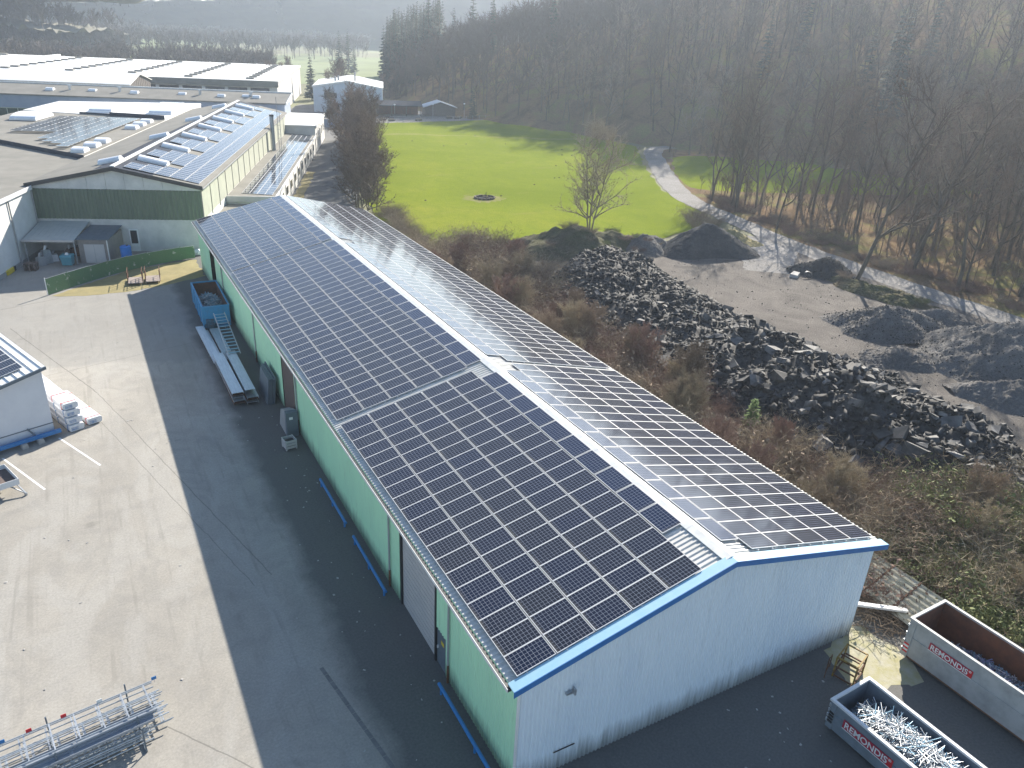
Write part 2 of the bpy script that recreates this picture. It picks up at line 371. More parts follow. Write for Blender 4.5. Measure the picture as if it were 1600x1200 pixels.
sheet('lane', [(4,82),(21,76.8),(27,101),(46,150),(66,203),(50,206),(46,196),(18,110)], .005, M['yard'])
sheet('lane_verge', ragged([(15.5,99.5),(17.5,99),(24,118),(30,134),(28.6,135)], .25, 1.5, 8), .011, M['verge'])
sheet('plaza', ragged([(64,202),(110,214),(98,250),(60,262),(46,230),(48,206)], .3, 4, 9), -.002, M['road'])
sheet('sunlit_moss_patch', ragged([(17.6,-.2),(20.6,.4),(21.2,-2.4),(20.3,-3.6),(18.3,-3.4),(17,-2.2)], .25, .5, 10), .006, mat('sunlit_mossy_concrete', (.33, .31, .16), .9, (.40, .38, .30), 1.4, world=True, bump=.3))  # mossy ground; brightness of the sunlit patch is put into its colour
for p in ([(-40,380),(160,330),(330,640),(-60,600)], [(-160,640),(90,640),(140,900),(-220,860)]): sheet('field', ragged(p, 3, 20, 11), .02, M['field'])
# hill
xs = np.arange(88, 860, 6.); ys = np.arange(-160, 900, 6.); X, Y = np.meshgrid(xs, ys)
rg = np.random.default_rng(3); Z = hill_z(X, Y)
Z = Z + np.where(Z > 1, rg.normal(0, .35, Z.shape)+1.6*np.sin(X*.06)*np.sin(Y*.047), 0)
nx, ny = len(xs), len(ys); idx = np.arange(nx*ny).reshape(ny, nx)
np_mesh('hillside', np.c_[X.ravel(), Y.ravel(), Z.ravel()], np.stack([idx[:-1,:-1], idx[:-1,1:], idx[1:,1:], idx[1:,:-1]], -1).reshape(-1, 4), M['litter'], smooth=True)['kind'] = 'structure'
# far ridges closing the valley
M['farwood'] = mat('far_woodland', (.12, .11, .095), .95, (.15, .145, .10), .02, world=True)
RIDGES = {}
def ridge(name, pts, depth, seed):
    """pts: (x, y, crest height); a wooded ridge seen across the valley"""
    rg = np.random.default_rng(seed); c = np.array(pts, float); t = np.linspace(0, len(c)-1, 220); q = np.stack([np.interp(t, np.arange(len(c)), c[:, i]) for i in range(3)], -1)
    u = np.linspace(0, 1, 24); d = np.gradient(q[:, :2], axis=0); d /= np.linalg.norm(d, axis=1)[:, None]; nn = np.stack([-d[:, 1], d[:, 0]], -1)
    P = []
    for k in u:
        zz = q[:, 2]*math.sin(min(1, k*1.4)*math.pi/2) + rg.normal(0, 1., len(q))*(.9 if k > .15 else .3)
        P.append(np.c_[q[:, :2]+nn*(k*depth), zz])
    P = np.array(P); a, b = P.shape[:2]; ix = np.arange(a*b).reshape(a, b)
    RIDGES[name] = P.reshape(-1, 3)[b*2:]
    np_mesh(name, P.reshape(-1, 3), np.stack([ix[:-1,:-1], ix[:-1,1:], ix[1:,1:], ix[1:,:-1]], -1).reshape(-1, 4), M['farwood'], smooth=True)['kind'] = 'structure'
ridge('far_hill', [(760,1050,70),(560,1250,62),(330,1350,44),(140,1400,32),(-80,1420,30),(-300,1350,40)], 420, 5)
ridge('near_hill', [(60,760,14),(-20,780,18),(-70,790,30),(-130,760,52),(-260,680,75)], 260, 7)

# ------------------------------------------------------------------ main hall
W, HL, EH, RH = 20.0, 75.3, 5.62, 7.97
SLOPE = math.atan2(RH-EH, W/2); SL = math.hypot(RH-EH, W/2)
hall = thing('storage_hall', 'long green storage hall with white ribbed gable and blue roof trim, covered in solar panels', 'hall')
roofz = lambda x: EH+(RH-EH)*(1-abs(x-W/2)/(W/2))
# wall on the yard side, cut into bays by its openings
DOORS = [(6.5, 7.5, 2.1), (7.62, 11.85, 4.55), (32.7, 36.5, 4.75), (63.6, 67.9, 5.0)]
ys_ = [0]+[v for d in DOORS for v in d[:2]]+[HL]
for a, b in zip(ys_[::2], ys_[1::2]):
    if b-a < .2: continue
    MB().corr(lambda t: (.25, t, 0), lambda t: (.25, t, EH-.03), a, b, .2, .028, (-1, 0, 0)).build('wall', M['green'], hall)
for a, b, h in DOORS:
    if h < EH-.5:
        MB().corr(lambda t: (.25, t, h), lambda t: (.25, t, EH-.03), a, b, .2, .028, (-1, 0, 0)).build('wall', M['green'], hall)
g_ = MB().corr(lambda t: (t, .03, 0), lambda t: (t, .03, roofz(t)-.06), .25, W-.2, .2, .042, (0, -1, 0)).build('gable_wall', M['white_clad'], hall); g_['label'] = 'white ribbed gable wall in blue shade'
MB().corr(lambda t: (t, HL-.05, 0), lambda t: (t, HL-.05, roofz(t)-.06), .25, W-.2, .2, .03, (0, 1, 0)).build('gable_wall', M['green'], hall)
MB().corr(lambda t: (W-.2, t, 0), lambda t: (W-.2, t, EH-.03), 0.03, HL, .2, .028, (1, 0, 0)).build('wall', M['white_clad'], hall)
MB().box(.2, .29, -.03, .05, 0, EH-.1).build('corner_trim', M['white'], hall)
for y in (45.7, 31.9, 13.4, 6.0, 60.2):
    MB().tube((.14, y, .05), (.14, y, EH-.2), .055, .055, 8).build('downpipe', M['grey'], hall)
    MB().tube((.14, y, .05), (.14, y, 1.1), .06, .06, 8).build('downpipe_foot', M['rust'], hall)
# doors
d = MB().box(.29, .33, 7.66, 11.81, .02, 4.5).build('roller_shutter', M['shutter'], hall)
for k in range(14): MB().box(.272, .292, 7.7, 11.77, .12+k*.31, .12+k*.31+.27).build('slat', M['shutter'], d)
MB().box(.18, .27, 11.81, 11.98, 0, 4.6).build('door_post', M['black'], hall); MB().box(.18, .27, 7.5, 7.62, 0, 4.6).build('door_post', M['black'], hall)
d = MB().box(.26, .30, 6.54, 7.46, .03, 2.06).build('door', M['slate'], hall); d['label'] = 'slate blue side door'
MB().box(.2, .26, 7.3, 7.36, .95, 1.1).build('handle', M['alu'], d); MB().box(.245, .259, 6.7, 7.0, 1.45, 1.65).build('notice', M['yellow'], d)
d = MB().box(.33, .40, 32.7, 36.5, .02, 4.7).build('sliding_door', M['rustwood'], hall); d['label'] = 'weathered brown sliding door'
for k in range(11): MB().box(.30, .34, 32.74+k*.34, 32.74+k*.34+.30, .05, 4.66).build('plank', M['rustwood'], d)
MB().box(.34, .4, 36.0, 36.5, .02, 4.74).build('door_gap', M['dark'], hall)
d = MB().box(1.2, 1.26, 63.6, 67.9, 0, 5).build('doorway', M['dark'], hall)
MB().box(.08, .2, 60.5, 63.7, .1, 5.0).build('sliding_door', M['green'], hall)
MB().box(.05, .22, 60, 68.5, 5.02, 5.14).build('door_rail', M['black'], hall)
# roof, ridge, gutter, trims
nl = (-math.sin(SLOPE), 0, math.cos(SLOPE)); nr = (math.sin(SLOPE), 0, math.cos(SLOPE))
MB().corr(lambda t: (-.12, t, EH-.03), lambda t: (W/2, t, RH), -.05, HL+.1, .25, .04, nl).build('roof_sheet', M['roofsheet'], hall)
MB().corr(lambda t: (W/2, t, RH), lambda t: (W+.18, t, EH-.04), -.05, HL+.1, .25, .04, nr).build('roof_sheet', M['roofsheet'], hall)
MB().box(-.30, -.15, -.08, HL+.1, EH-.17, EH-.05).build('gutter', M['black'], hall)
MB().box(-.325, -.302, -.08, HL+.1, EH-.19, EH-.03).build('gutter_edge', M['ridge'], hall)
rg = random.Random(2); y = -.02
while y < HL:
    L_ = min(2.4, HL+.1-y); dz = rg.uniform(0, .012)
    mb = MB(); w_ = .37
    p = lambda x, yy, e: (x, yy, roofz(min(max(x, 0), W))+.05+e)
    mb.hexa([p(W/2-w_, y, dz), p(W/2, y, dz+.03), p(W/2, y+L_-.012, dz+.03), p(W/2-w_, y+L_-.012, dz), p(W/2-w_, y, dz+.02), p(W/2, y, dz+.055), p(W/2, y+L_-.012, dz+.055), p(W/2-w_, y+L_-.012, dz+.02)])
    mb.hexa([p(W/2, y, dz+.03), p(W/2+w_, y, dz), p(W/2+w_, y+L_-.012, dz), p(W/2, y+L_-.012, dz+.03), p(W/2, y, dz+.055), p(W/2+w_, y, dz+.02), p(W/2+w_, y+L_-.012, dz+.02), p(W/2, y+L_-.012, dz+.055)])
    mb.build('ridge_cap', M['ridge'], hall); y += 2.4
for sx in (0, 1):
    a, b = ((-.2, W/2) if sx == 0 else (W/2, W+.24))
    za, zb = roofz(max(a, 0))-(.05 if sx == 0 else 0), roofz(min(b, W))-(0 if sx == 0 else .06)
    mb = MB(); mb.hexa([(a,-.34,za+.03),(b,-.34,zb+.03),(b,.12,zb+.05),(a,.12,za+.05),(a,-.34,za+.075),(b,-.34,zb+.075),(b,.12,zb+.095),(a,.12,za+.095)]); mb.build('verge_capping', M['blue_cap'], hall)
    mb = MB(); mb.hexa([(a,-.37,za-.2),(b,-.37,zb-.2),(b,-.342,zb-.2),(a,-.342,za-.2),(a,-.37,za+.078),(b,-.37,zb+.078),(b,-.342,zb+.078),(a,-.342,za+.078)]); mb.build('verge_board', M['blue_trim'], hall)
MB().box(2.3, 2.75, -.14, -.02, 4.1, 4.2).box(2.55, 2.62, -.3, -.1, 4.15, 4.45).build('wall_bracket', M['galv'], hall)
MB().box(2.0, 3.0, -.06, -.02, 1.06, 1.09).build('wall_mark', M['dark'], hall)
# solar arrays on the hall
PW, PL, PT = 1.04, 1.685, .035
def panel_mesh(name, w_, l_, mats, fr=.021, cells=True):
    """frame and glass, long side along local x"""
    me_v = []; f = []; mi = []; uv = []
    def q(pts, m, u=None):
        n = len(me_v); me_v.extend(pts); f.append((n, n+1, n+2, n+3)); mi.append(m); uv.extend(u or [(0, 0)]*4)
    x0, x1, y0, y1 = 0, l_, 0, w_; a, b, c, d_ = fr, l_-fr, fr, w_-fr; t = PT
    q([(a,c,t-.004),(b,c,t-.004),(b,d_,t-.004),(a,d_,t-.004)], 0, [(0,0),(1,0),(1,1),(0,1)])
    q([(x0,y0,t),(x1,y0,t),(x1,c,t),(x0,c,t)], 1); q([(x0,d_,t),(x1,d_,t),(x1,y1,t),(x0,y1,t)], 1); q([(x0,c,t),(a,c,t),(a,d_,t),(x0,d_,t)], 1); q([(b,c,t),(x1,c,t),(x1,d_,t),(b,d_,t)], 1)
    q([(x0,y0,0),(x1,y0,0),(x1,y0,t),(x0,y0,t)], 1); q([(x1,y0,0),(x1,y1,0),(x1,y1,t),(x1,y0,t)], 1); q([(x1,y1,0),(x0,y1,0),(x0,y1,t),(x1,y1,t)], 1); q([(x0,y1,0),(x0,y0,0),(x0,y0,t),(x0,y1,t)], 1)
    q([(x0,y1,0),(x1,y1,0),(x1,y0,0),(x0,y0,0)], 1)
    me = bpy.data.meshes.new(name); me.from_pydata(me_v, [], f); me.polygons.foreach_set('material_index', mi)
    ul = me.uv_layers.new(name='UVMap'); ul.data.foreach_set('uv', [c for p in uv for c in p])
    for mt in mats: me.materials.append(mt)
    me.update(); return me
PM = panel_mesh('solar_panel', PW, PL, [M['panel'], M['alu']]); PMB = panel_mesh('solar_panel_blue', PW, PL, [M['panelb'], M['alu']])
def array(label, y0, rows, left, ridge_n, ridge_y0):
    """panels in local frame: x up the slope from the eave, y along the hall"""
    root = bpy.data.objects.new('solar_array', None); COL.objects.link(root); tag(root, label, 'solar array', 'solar arrays on the long hall')
    if left: ux = Vector((math.cos(SLOPE), 0, math.sin(SLOPE))); org = Vector((0, 0, EH)); n = Vector(nl)
    else: ux = Vector((-math.cos(SLOPE), 0, math.sin(SLOPE))); org = Vector((W, 0, EH)); n = Vector(nr)
    uy = n.cross(ux)  # left: +Y ; right: -Y
    mtx = Matrix((ux, uy, n)).transposed().to_4x4(); mtx.translation = org+n*.11; root.matrix_world = mtx
    sy = 1 if left else -1
    step = 1.06; cp = 1.738 if left else 1.725; x0 = .22 if left else .2
    rr = random.Random(int(y0*10)+left)
    for c in range(5):
        for r_ in range(rows):
            yy = y0+r_*step; o = link('solar_panel', PM, root); o.location = (x0+c*cp, yy if left else -(yy+PW), rr.uniform(0, .004))
    for r_ in range(ridge_n):
        yy = ridge_y0+r_*1.745; o = link('solar_panel', PMB, root); xb = x0+5*cp+.03
        o.rotation_euler = (0, 0, math.pi/2); o.location = (xb+PW, yy if left else -(yy+PL), .002)
    L_ = rows*step
    for c in range(5):
        for xr in (.38, 1.3):
            ya, yb = y0-.08, y0+L_-.02+.06
            MB().box(x0+c*cp+xr, x0+c*cp+xr+.04, *((ya, yb) if left else (-yb, -ya)), -.06, -.004).build('mounting_rail', M['alu'], root)
    return root
array('near solar array on the yard side roof slope, beside the white gable', .14, 20, True, 10, 2.75)
array('middle and longest solar array on the yard side roof slope', 22.0, 30, True, 18, 22.2)
array('far solar array on the yard side roof slope, by the olive hall', 54.1, 20, True, 12, 54.3)
array('near solar array on the scrub side roof slope, beside the white gable', .3, 20, False, 11, 1.05)
array('middle and longest solar array on the scrub side roof slope', 22.0, 30, False, 17, 22.9)
array('far solar array on the scrub side roof slope, bright with glare', 54.1, 20, False, 12, 54.3)

# ------------------------------------------------------------------ halls behind
TH = 20.5
M['olive'] = mat('olive_cladding', (.135, .17, .12), .7, (.105, .135, .10), 1.5, stretch=(2, 1, .2))
M['sage'] = mat('sage_panels', (.42, .44, .35), .7, (.36, .38, .31), .6)
M['render_w'] = mat('white_render', (.70, .70, .69), .8, (.60, .60, .58), .6)
M['render_s'] = mat('stained_render', (.60, .59, .57), .85, (.46, .46, .45), .5)
M['felt'] = mat('grey_roof_felt', (.25, .24, .215), .95, (.20, .195, .175), .3, spec=.15)
M['feltdark'] = mat('dark_roof', (.035, .042, .06), .9, (.05, .06, .08), .5, spec=.15)
M['white_roof'] = mat('white_roof', (.78, .78, .76), .6, (.68, .68, .66), .25)
M['dome'] = mat('rooflight_dome', (.80, .82, .84), .3, (.72, .74, .76), 2)
M['glassdark'] = mat('window_glass', (.02, .025, .03), .12)
M['glassgreen'] = mat('green_window_glass', (.02, .06, .055), .15)
M['bluewall'] = mat('blue_grey_wall', (.28, .33, .42), .8, (.24, .29, .38), .4)
M['brownclad'] = mat('brown_cladding', (.14, .12, .11), .8, (.10, .09, .08), 2)
M['teal'] = mat('teal_plastic', (.06, .25, .32), .5, (.08, .28, .34), 2)

def gable_hall(root, x0, x1, y0, y1, eh, rh, roofm, fascia, ov=.4, th=.22):
    xm = (x0+x1)/2
    for a, b, za, zb in ((x0-ov, xm, eh, rh), (xm, x1+ov, rh, eh)):
        MB().hexa([(a,y0-ov,za),(b,y0-ov,zb),(b,y1+.2,zb),(a,y1+.2,za),(a,y0-ov,za+th),(b,y0-ov,zb+th),(b,y1+.2,zb+th),(a,y1+.2,za+th)]).build('roof', roofm, root)
        MB().hexa([(a,y0-ov-.06,za-.2),(b,y0-ov-.06,zb-.2),(b,y0-ov-.003,zb-.2),(a,y0-ov-.003,za-.2),(a,y0-ov-.06,za+th+.06),(b,y0-ov-.06,zb+th+.06),(b,y0-ov-.003,zb+th+.06),(a,y0-ov-.003,za+th+.06)]).build('verge_board', fascia, root)
hb = thing('factory_hall', 'hall with olive ribbed gable band, white base and solar roof behind the green hall', 'hall', (2.0, 82.8, 0), -R(TH))
BW, BE, BR, BL = 19.1, 7.85, 9.95, 84.
bz = lambda x: BE+(BR-BE)*(1-abs(x+BW/2)/(BW/2))
MB().box(-BW, 0, 0, .2, 0, 3.93).build('base_wall', M['render_s'], hb)
MB().box(-BW, 0, .2, BL, 0, 4.1).build('core', M['render_s'], hb)
MB().corr(lambda t: (t, -.02, 3.95), lambda t: (t, -.02, 7.5), -BW, 0, .42, .07, (0,-1,0)).build('ribbed_band', M['olive'], hb)
for i in range(9):
    a = -BW+i*BW/9; b = a+BW/9-.03
    MB().hexa([(a,-.06,7.52),(b,-.06,7.52),(b,.1,7.52),(a,.1,7.52),(a,-.06,bz(a)-.02),(b,-.06,bz(b)-.02),(b,.1,bz(b)-.02),(a,.1,bz(a)-.02)]).build('gable_panel', M['render_s'], hb)
gable_hall(hb, -BW, 0, 0, BL, BE, BR, M['felt'], M['black'])
MB().hexa([(-BW/2,-.3,BR+.226),(.3,-.3,BE+.16),(.3,BL,BE+.16),(-BW/2,BL,BR+.226),(-BW/2,-.3,BR+.232),(.3,-.3,BE+.166+.06),(.3,BL,BE+.166+.06),(-BW/2,BL,BR+.232)]).build('roof_membrane', M['feltdark'], hb)
MB().hexa([(-BW/2-3.2,1.,BR-.47),(-BW/2,-.3,BR+.228),(-BW/2,BL,BR+.228),(-BW/2-.8,BL,BR+.052),(-BW/2-3.2,1.,BR-.46),(-BW/2,-.3,BR+.236),(-BW/2,BL,BR+.236),(-BW/2-.8,BL,BR+.06)]).build('roof_membrane', M['feltdark'], hb)
MB().box(-BW/2-.25, -BW/2+.25, -.2, BL, BR+.22, BR+.36).build('ridge_cap', M['ridge'], hb)
MB().box(-.02, .02, .05, BL, 4.0, BE).build('side_wall', M['sage'], hb)
for k in range(17):
    MB().box(.025, .06, .2+k*4.95, .2+k*4.95+4.8, 4.05, BE-.12).build('wall_panel', M['sage'], hb)
    MB().box(.03, .12, .02+k*4.95, .14+k*4.95, 3.7, BE).build('post', M['felt'], hb)
MB().box(-.1, .5, -.45, BL, BE-.06, BE+.06).build('gutter', M['grey'], hb)
MB().box(-.02, .04, 0, BL, 0, 4.0).build('side_wall', M['render_w'], hb)
dr = MB().box(-8.9, -7.85, -.06, 0, .02, 2.75).build('door', M['white'], hb); dr['label'] = 'white framed glazed door'
MB().box(-8.75, -8.0, -.075, -.055, 1.0, 2.6).build('pane', M['glassdark'], dr); MB().box(-8.06, -7.98, -.12, -.06, 1.2, 1.3).build('handle', M['black'], dr)
# rooflights on the olive hall
sb = math.atan2(BR-BE, BW/2)
def rooflight(parent, x, y, z, l, w_, h, tilt=0, along='x'):
    mb = MB(); n = 7
    for i in range(n):
        a0, a1 = math.pi*i/n, math.pi*(i+1)/n
        p0 = (math.cos(a0)*w_/2, math.sin(a0)*h+.18); p1 = (math.cos(a1)*w_/2, math.sin(a1)*h+.18)
        mb.face([(-l/2, p0[0], p0[1]), (l/2, p0[0], p0[1]), (l/2, p1[0], p1[1]), (-l/2, p1[0], p1[1])])
    for s in (-1, 1):
        mb.face([(s*l/2, math.cos(math.pi*i/n)*w_/2, math.sin(math.pi*i/n)*h+.18) for i in range(n+1)][::s])
    mb.box(-l/2-.06, l/2+.06, -w_/2-.06, w_/2+.06, -.15, .2)
    o = mb.build('rooflight', M['dome'], parent, (x, y, z), (0, tilt, 0 if along == 'x' else 0)); return o
for k in range(7):
    rooflight(hb, -BW/2+2.7, 7+k*11.3, bz(-BW/2+2.7)+.25, 3.4, 1.5, .38, sb)
    if k % 2 == 0: rooflight(hb, -BW/2-1.9, 5.5+k*11.3, bz(-BW/2-1.9)+.25, 2.6, 1.5, .38, -sb)
# solar arrays behind
PMF = panel_mesh('solar_panel_far', 1.03, 1.66, [M['panel'], M['alu']], .03)
def slope_array(label, world_org, rz, tilt, cells, size=1, group=None):
    root = bpy.data.objects.new('solar_array', None); COL.objects.link(root); tag(root, label, 'solar array', group)
    root.matrix_world = Matrix.Translation(world_org) @ Matrix.Rotation(rz, 4, 'Z') @ Matrix.Rotation(tilt, 4, 'Y')
    for x, y, rot in cells:
        o = link('solar_panel', PMF, root); o.location = (x, y, 0)
        if rot: o.rotation_euler = (0, 0, math.pi/2)
    return root
def hbw(x, y, z): v = hb.matrix_basis @ Vector((x, y, z)); return v
bpy.context.view_layer.update()
cells = []
for r_ in range(74):
    yy = .6+r_*1.075
    for c in range(5):
        near = min(abs(yy+.5-(7+k*11.3)) for k in range(7))
        if c >= 3 and (near < 1.9 or (c == 4 and near < 3.4)): continue
        if c < 3 and near < 1.4 and c == 2: continue
        cells.append((-.5-(c+1)*1.72, yy, 0))
slope_array('solar array on the olive hall, notched around its rooflights', hbw(.4, 0, BE+.29), -R(TH), sb, cells[:299], group='solar arrays on the halls behind')
# annex along the olive hall
an = thing('annex', 'low white annex with solar roof along the side of the olive hall', 'annex', hbw(0, 0, 0), -R(TH))
AE = 3.75
MB().box(.14, 6.3, 14, 81.5, 0, AE-.15).build('wall', M['render_w'], an)
MB().hexa([(.14,13.8,AE+.15),(6.5,13.8,AE-.15),(6.5,81.5,AE-.15),(.14,81.5,AE+.15),(.14,13.8,AE+.3),(6.5,13.8,AE),(6.5,81.5,AE),(.14,81.5,AE+.3)]).build('roof', M['felt'], an)
MB().box(6.5, 6.66, 13.7, 81.5, AE-.25, AE+.12).build('parapet', M['white'], an); MB().box(.14, 6.66, 13.6, 13.8, AE-.4, AE+.42).build('parapet', M['render_s'], an)
MB().box(.14, 5.6, 5.5, 13.58, 0, 2.9).build('wall', M['render_w'], an); MB().box(.14, 5.8, 5.3, 13.58, 2.9, 3.05).build('roof', M['felt'], an); MB().box(5.5, 5.82, 5.2, 13.58, 2.85, 3.2).build('parapet', M['white'], an); MB().box(.14, 5.82, 5.1, 5.32, 2.8, 3.2).build('parapet', M['white'], an)
for k in range(11):
    wn = MB().box(6.3, 6.36, 17+k*5.8, 19.6+k*5.8, 1.2, 2.6).build('window', M['white'], an); MB().box(6.355, 6.375, 17.1+k*5.8, 19.5+k*5.8, 1.3, 2.5).build('pane', M['glassdark'], wn)
    MB().tube((6.45, 15.6+k*5.8, 0), (6.45, 15.6+k*5.8, AE-.2), .06, .06, 6).build('downpipe', M['grey'], an)
slope_array('solar array of four long rows on the low annex roof', hbw(0, 0, AE+.36), -R(TH), R(2.7), [(1.75+c*1.06+1.03, 16.5+r_*1.72, 1) for c in range(4) for r_ in range(37)], group='solar arrays on the halls behind')
eb = thing('end_block', 'white flat roofed block at the far end of the annex', 'building', hbw(0, 0, 0), -R(TH))
MB().box(-3, 6.4, 82.2, 106, 0, 5.5).build('wall', M['render_w'], eb); MB().box(-3.1, 6.6, 82, 106.2, 5.5, 5.75).build('roof', M['white_roof'], eb); MB().box(6.6, 6.75, 82, 106.2, 5.3, 5.85).build('parapet', M['white'], eb)
for k in range(5):
    wn = MB().box(6.4, 6.46, 84+k*4.4, 85.7+k*4.4, 2.2, 4.).build('window', M['white'], eb); MB().box(6.455, 6.475, 84.1+k*4.4, 85.6+k*4.4, 2.3, 3.9).build('pane', M['glassdark'], wn)
ch = thing('chimney', 'steel flue pipe with ladder mast beside the olive hall eave', 'chimney', hbw(.9, 57, AE+.2), -R(TH))
MB().tube((0,0,0), (0,0,6.2), .38, .38, 12).build('flue', M['galv'], ch); MB().tube((0,0,6.2), (0,0,6.5), .44, .44, 12).build('cowl', M['black'], ch)
MB().tube((.9,1.2,0), (.9,1.2,9.5), .06, .06, 6).build('mast', M['grey'], ch)
for k in range(9): MB().tube((.75,1.2,.5+k*.8), (1.35,1.2,.5+k*.8), .03, .03, 5).build('rung', M['grey'], ch)
MB().tube((1.3,1.2,0), (1.3,1.2,7), .05, .05, 6).build('mast', M['grey'], ch)

# flat roofed hall on the left, two roof levels
fr = thing('flat_roofed_hall', 'white walled hall with broad grey flat roof at the left edge', 'hall', hbw(0, 0, 0), -R(TH))
def prism(pts, z0, z1, m=0):
    mb = MB(); mb.face([(x, y, z1) for x, y in pts]); mb.face([(x, y, z0) for x, y in reversed(pts)])
    for a, b in zip(pts, pts[1:]+pts[:1]): mb.face([(*a, z0), (*b, z0), (*b, z1), (*a, z1)])
    return mb
MB().box(-70, -18.9, -12.2, -.3, .5, 7.6).box(-70, -19.3, -.3, 30, .5, 7.6).build('wall', M['render_w'], fr)
MB().box(-70, -18.86, -12.26, -.3, 0, .5).build('plinth', M['grey'], fr)
prism([(-18.7,-12.5),(-18.7,-.6),(-19.35,-.5),(-19.35,18.8),(-35.4,31.8),(-70,58),(-70,-12.5)], 7.62, 7.8).build('roof', M['felt'], fr)
MB().box(-18.72, -18.6, -12.6, -.6, 7.45, 7.9).build('roof_edge', M['alu'], fr)
for y in (-6.6, -.55): MB().tube((-18.78, y, .4), (-18.78, y, 7.5), .08, .08, 8).build('downpipe', M['grey'], fr)
MB().box(-18.88, -18.7, -10.4, -8.8, .05, .55).build('bumper_stripe', M['yellow'], fr); MB().box(-18.87, -18.72, -8.78, -8.3, .05, .55).build('bumper_stripe', M['black'], fr)
e2 = thing('upper_roof_hall', 'hall with raised pale flat roof, domes and staggered solar panels left of the olive hall', 'hall', hbw(0, 0, 0), -R(TH))
prism([(-19.4,19.2),(-35.4,32),(-47,41),(-47,88),(-19.4,93)], 0, 8.2).build('wall', M['render_w'], e2)
prism([(-19.4,19),(-35.5,31.8),(-47.3,40.8),(-47.3,70),(-19.4,62)], 8.2, 8.36).build('roof', M['felt'], e2)
prism([(-19.4,62.05),(-47.3,70.05),(-47.3,88.3),(-19.4,93.3)], 8.2, 8.45).build('roof', M['white_roof'], e2)
MB().bar((-19.4,18.9,8.0), (-35.6,31.7,8.0), .12, .75).bar((-35.6,31.7,8.0), (-47.4,40.7,8.0), .12, .75).build('parapet', M['feltdark'], e2)
MB().bar((-19.4,62,8.75), (-30,65.05,8.75), .12, .7).bar((-30,65.1,8.6), (-36,66.8,8.6), .12, .35).build('parapet', M['feltdark'], e2)
for x, y in ((-20.8,22),(-20.8,27),(-20.8,31.5),(-21.2,48),(-21.2,52.5),(-21.2,57)): rooflight(e2, x, y, 8.5, 1.7, 2.2, .35)
for x, y in ((-33,73),(-22,73),(-23,82),(-41,58)): rooflight(e2, x, y, 8.6, 4.2, 8, .7)
slope_array('tilted solar panels in staggered rows on the raised flat roof', hbw(-37, 33, 8.75), -R(TH), 0, [(c*1.75, (c*-.0)+r_*1.5+max(0, (6-c))*.0, 0) for c in range(8) for r_ in range(18) if r_*1.5 > -12+(7-c)*1.35 and not (r_ < 4 and c < 4)]+[(c*1.75, -1.5*k, 0) for c in range(4, 8) for k in range(1, 2+2*(c-3)) if 1.5*k < (c-2.6)*2.1], group='solar arrays on the halls behind')

# grey roofed hall behind, with blue grey wall
gb = thing('grey_roofed_hall', 'long hall with dull grey lean roof, white domes and blue grey wall', 'hall', (34.6, 175, 0), -R(22.4))
MB().box(-110, 0, 0, 9, 0, 8.3).build('wall', M['bluewall'], gb)
MB().hexa([(-110,-.4,8.4),(.4,-.4,8.4),(.4,9.4,9.9),(-110,9.4,9.9),(-110,-.4,8.6),(.4,-.4,8.6),(.4,9.4,10.1),(-110,9.4,10.1)]).build('roof', M['felt'], gb)
MB().box(-110, .6, 9.4, 9.75, 9.6, 10.35).build('ridge_cap', M['ridge'], gb); MB().hexa([(.4,-.5,8.3),(.62,-.5,8.3),(.62,9.6,9.9),(.4,9.6,9.9),(.4,-.5,8.75),(.62,-.5,8.75),(.62,9.6,10.3),(.4,9.6,10.3)]).build('verge_board', M['ridge'], gb)
for i, x in enumerate((-53,-44,-34.5,-24,-15,-9.5,-7)): rooflight(gb, x, 4.2+(i % 2)*.8, 9.25, 1.6, 1.5, .4)
for x in (-49,-38,-20,-8.4): MB().tube((x,5,9), (x,5,10.2), .3, .3, 8).tube((x,5,10.2), (x,5,10.45), .45, .45, 8).build('vent_cowl', M['galv'], gb)
for k in range(2):
    wn = MB().box(-66, -54.2, -.07, 0, 1.2+k*2.4, 3.2+k*2.4).build('window', M['sage'], gb)
    for j in range(5): MB().box(-65.8+j*2.3, -63.7+j*2.3, -.09, -.066, 1.35+k*2.4, 3.05+k*2.4).build('pane', M['glassgreen'], wn)
# big white hall and the gabled one before it
wh = thing('gabled_white_hall', 'white roofed hall with brown boarded gable end', 'hall', (3.6, 199.5, 0), -R(21))
MB().box(-110, 0, .3, 18, 0, 10.3).build('wall', M['brownclad'], wh)
xm = 9.2
MB().hexa([(-110,0,10.4),(.5,0,10.4),(.5,xm,12.3),(-110,xm,12.3),(-110,0,10.6),(.5,0,10.6),(.5,xm,12.5),(-110,xm,12.5)]).build('roof', M['white_roof'], wh)
MB().hexa([(-110,xm,12.3),(.5,xm,12.3),(.5,18.4,10.4),(-110,18.4,10.4),(-110,xm,12.5),(.5,xm,12.5),(.5,18.4,10.6),(-110,18.4,10.6)]).build('roof', M['white_roof'], wh)
mb = MB(); mb.face([(.05,.3,10.3),(.05,18,10.3),(.05,xm,12.28)]); mb.build('gable_wall', M['brownclad'], wh)
for k in range(12): MB().box(.06, .11, .8+k*1.45, 1.95+k*1.45, 5, 10.45+1.5*(1-abs(k-5.5)/6)).build('board', M['brownclad'], wh)
bigc = thing('distribution_hall', 'very large hall with white roof and rows of dark rooflights', 'hall', (44.5, 224, 0), -R(19))
MB().box(-135, 0, 0, 84, 0, 9.6).build('wall', M['render_s'], bigc)
MB().box(-135.4, .4, -.4, 84.4, 9.6, 10.0).build('roof', M['white_roof'], bigc)
MB().box(-135.4, .4, -.75, -.42, 8.3, 9.95).build('canopy_edge', M['felt'], bigc)
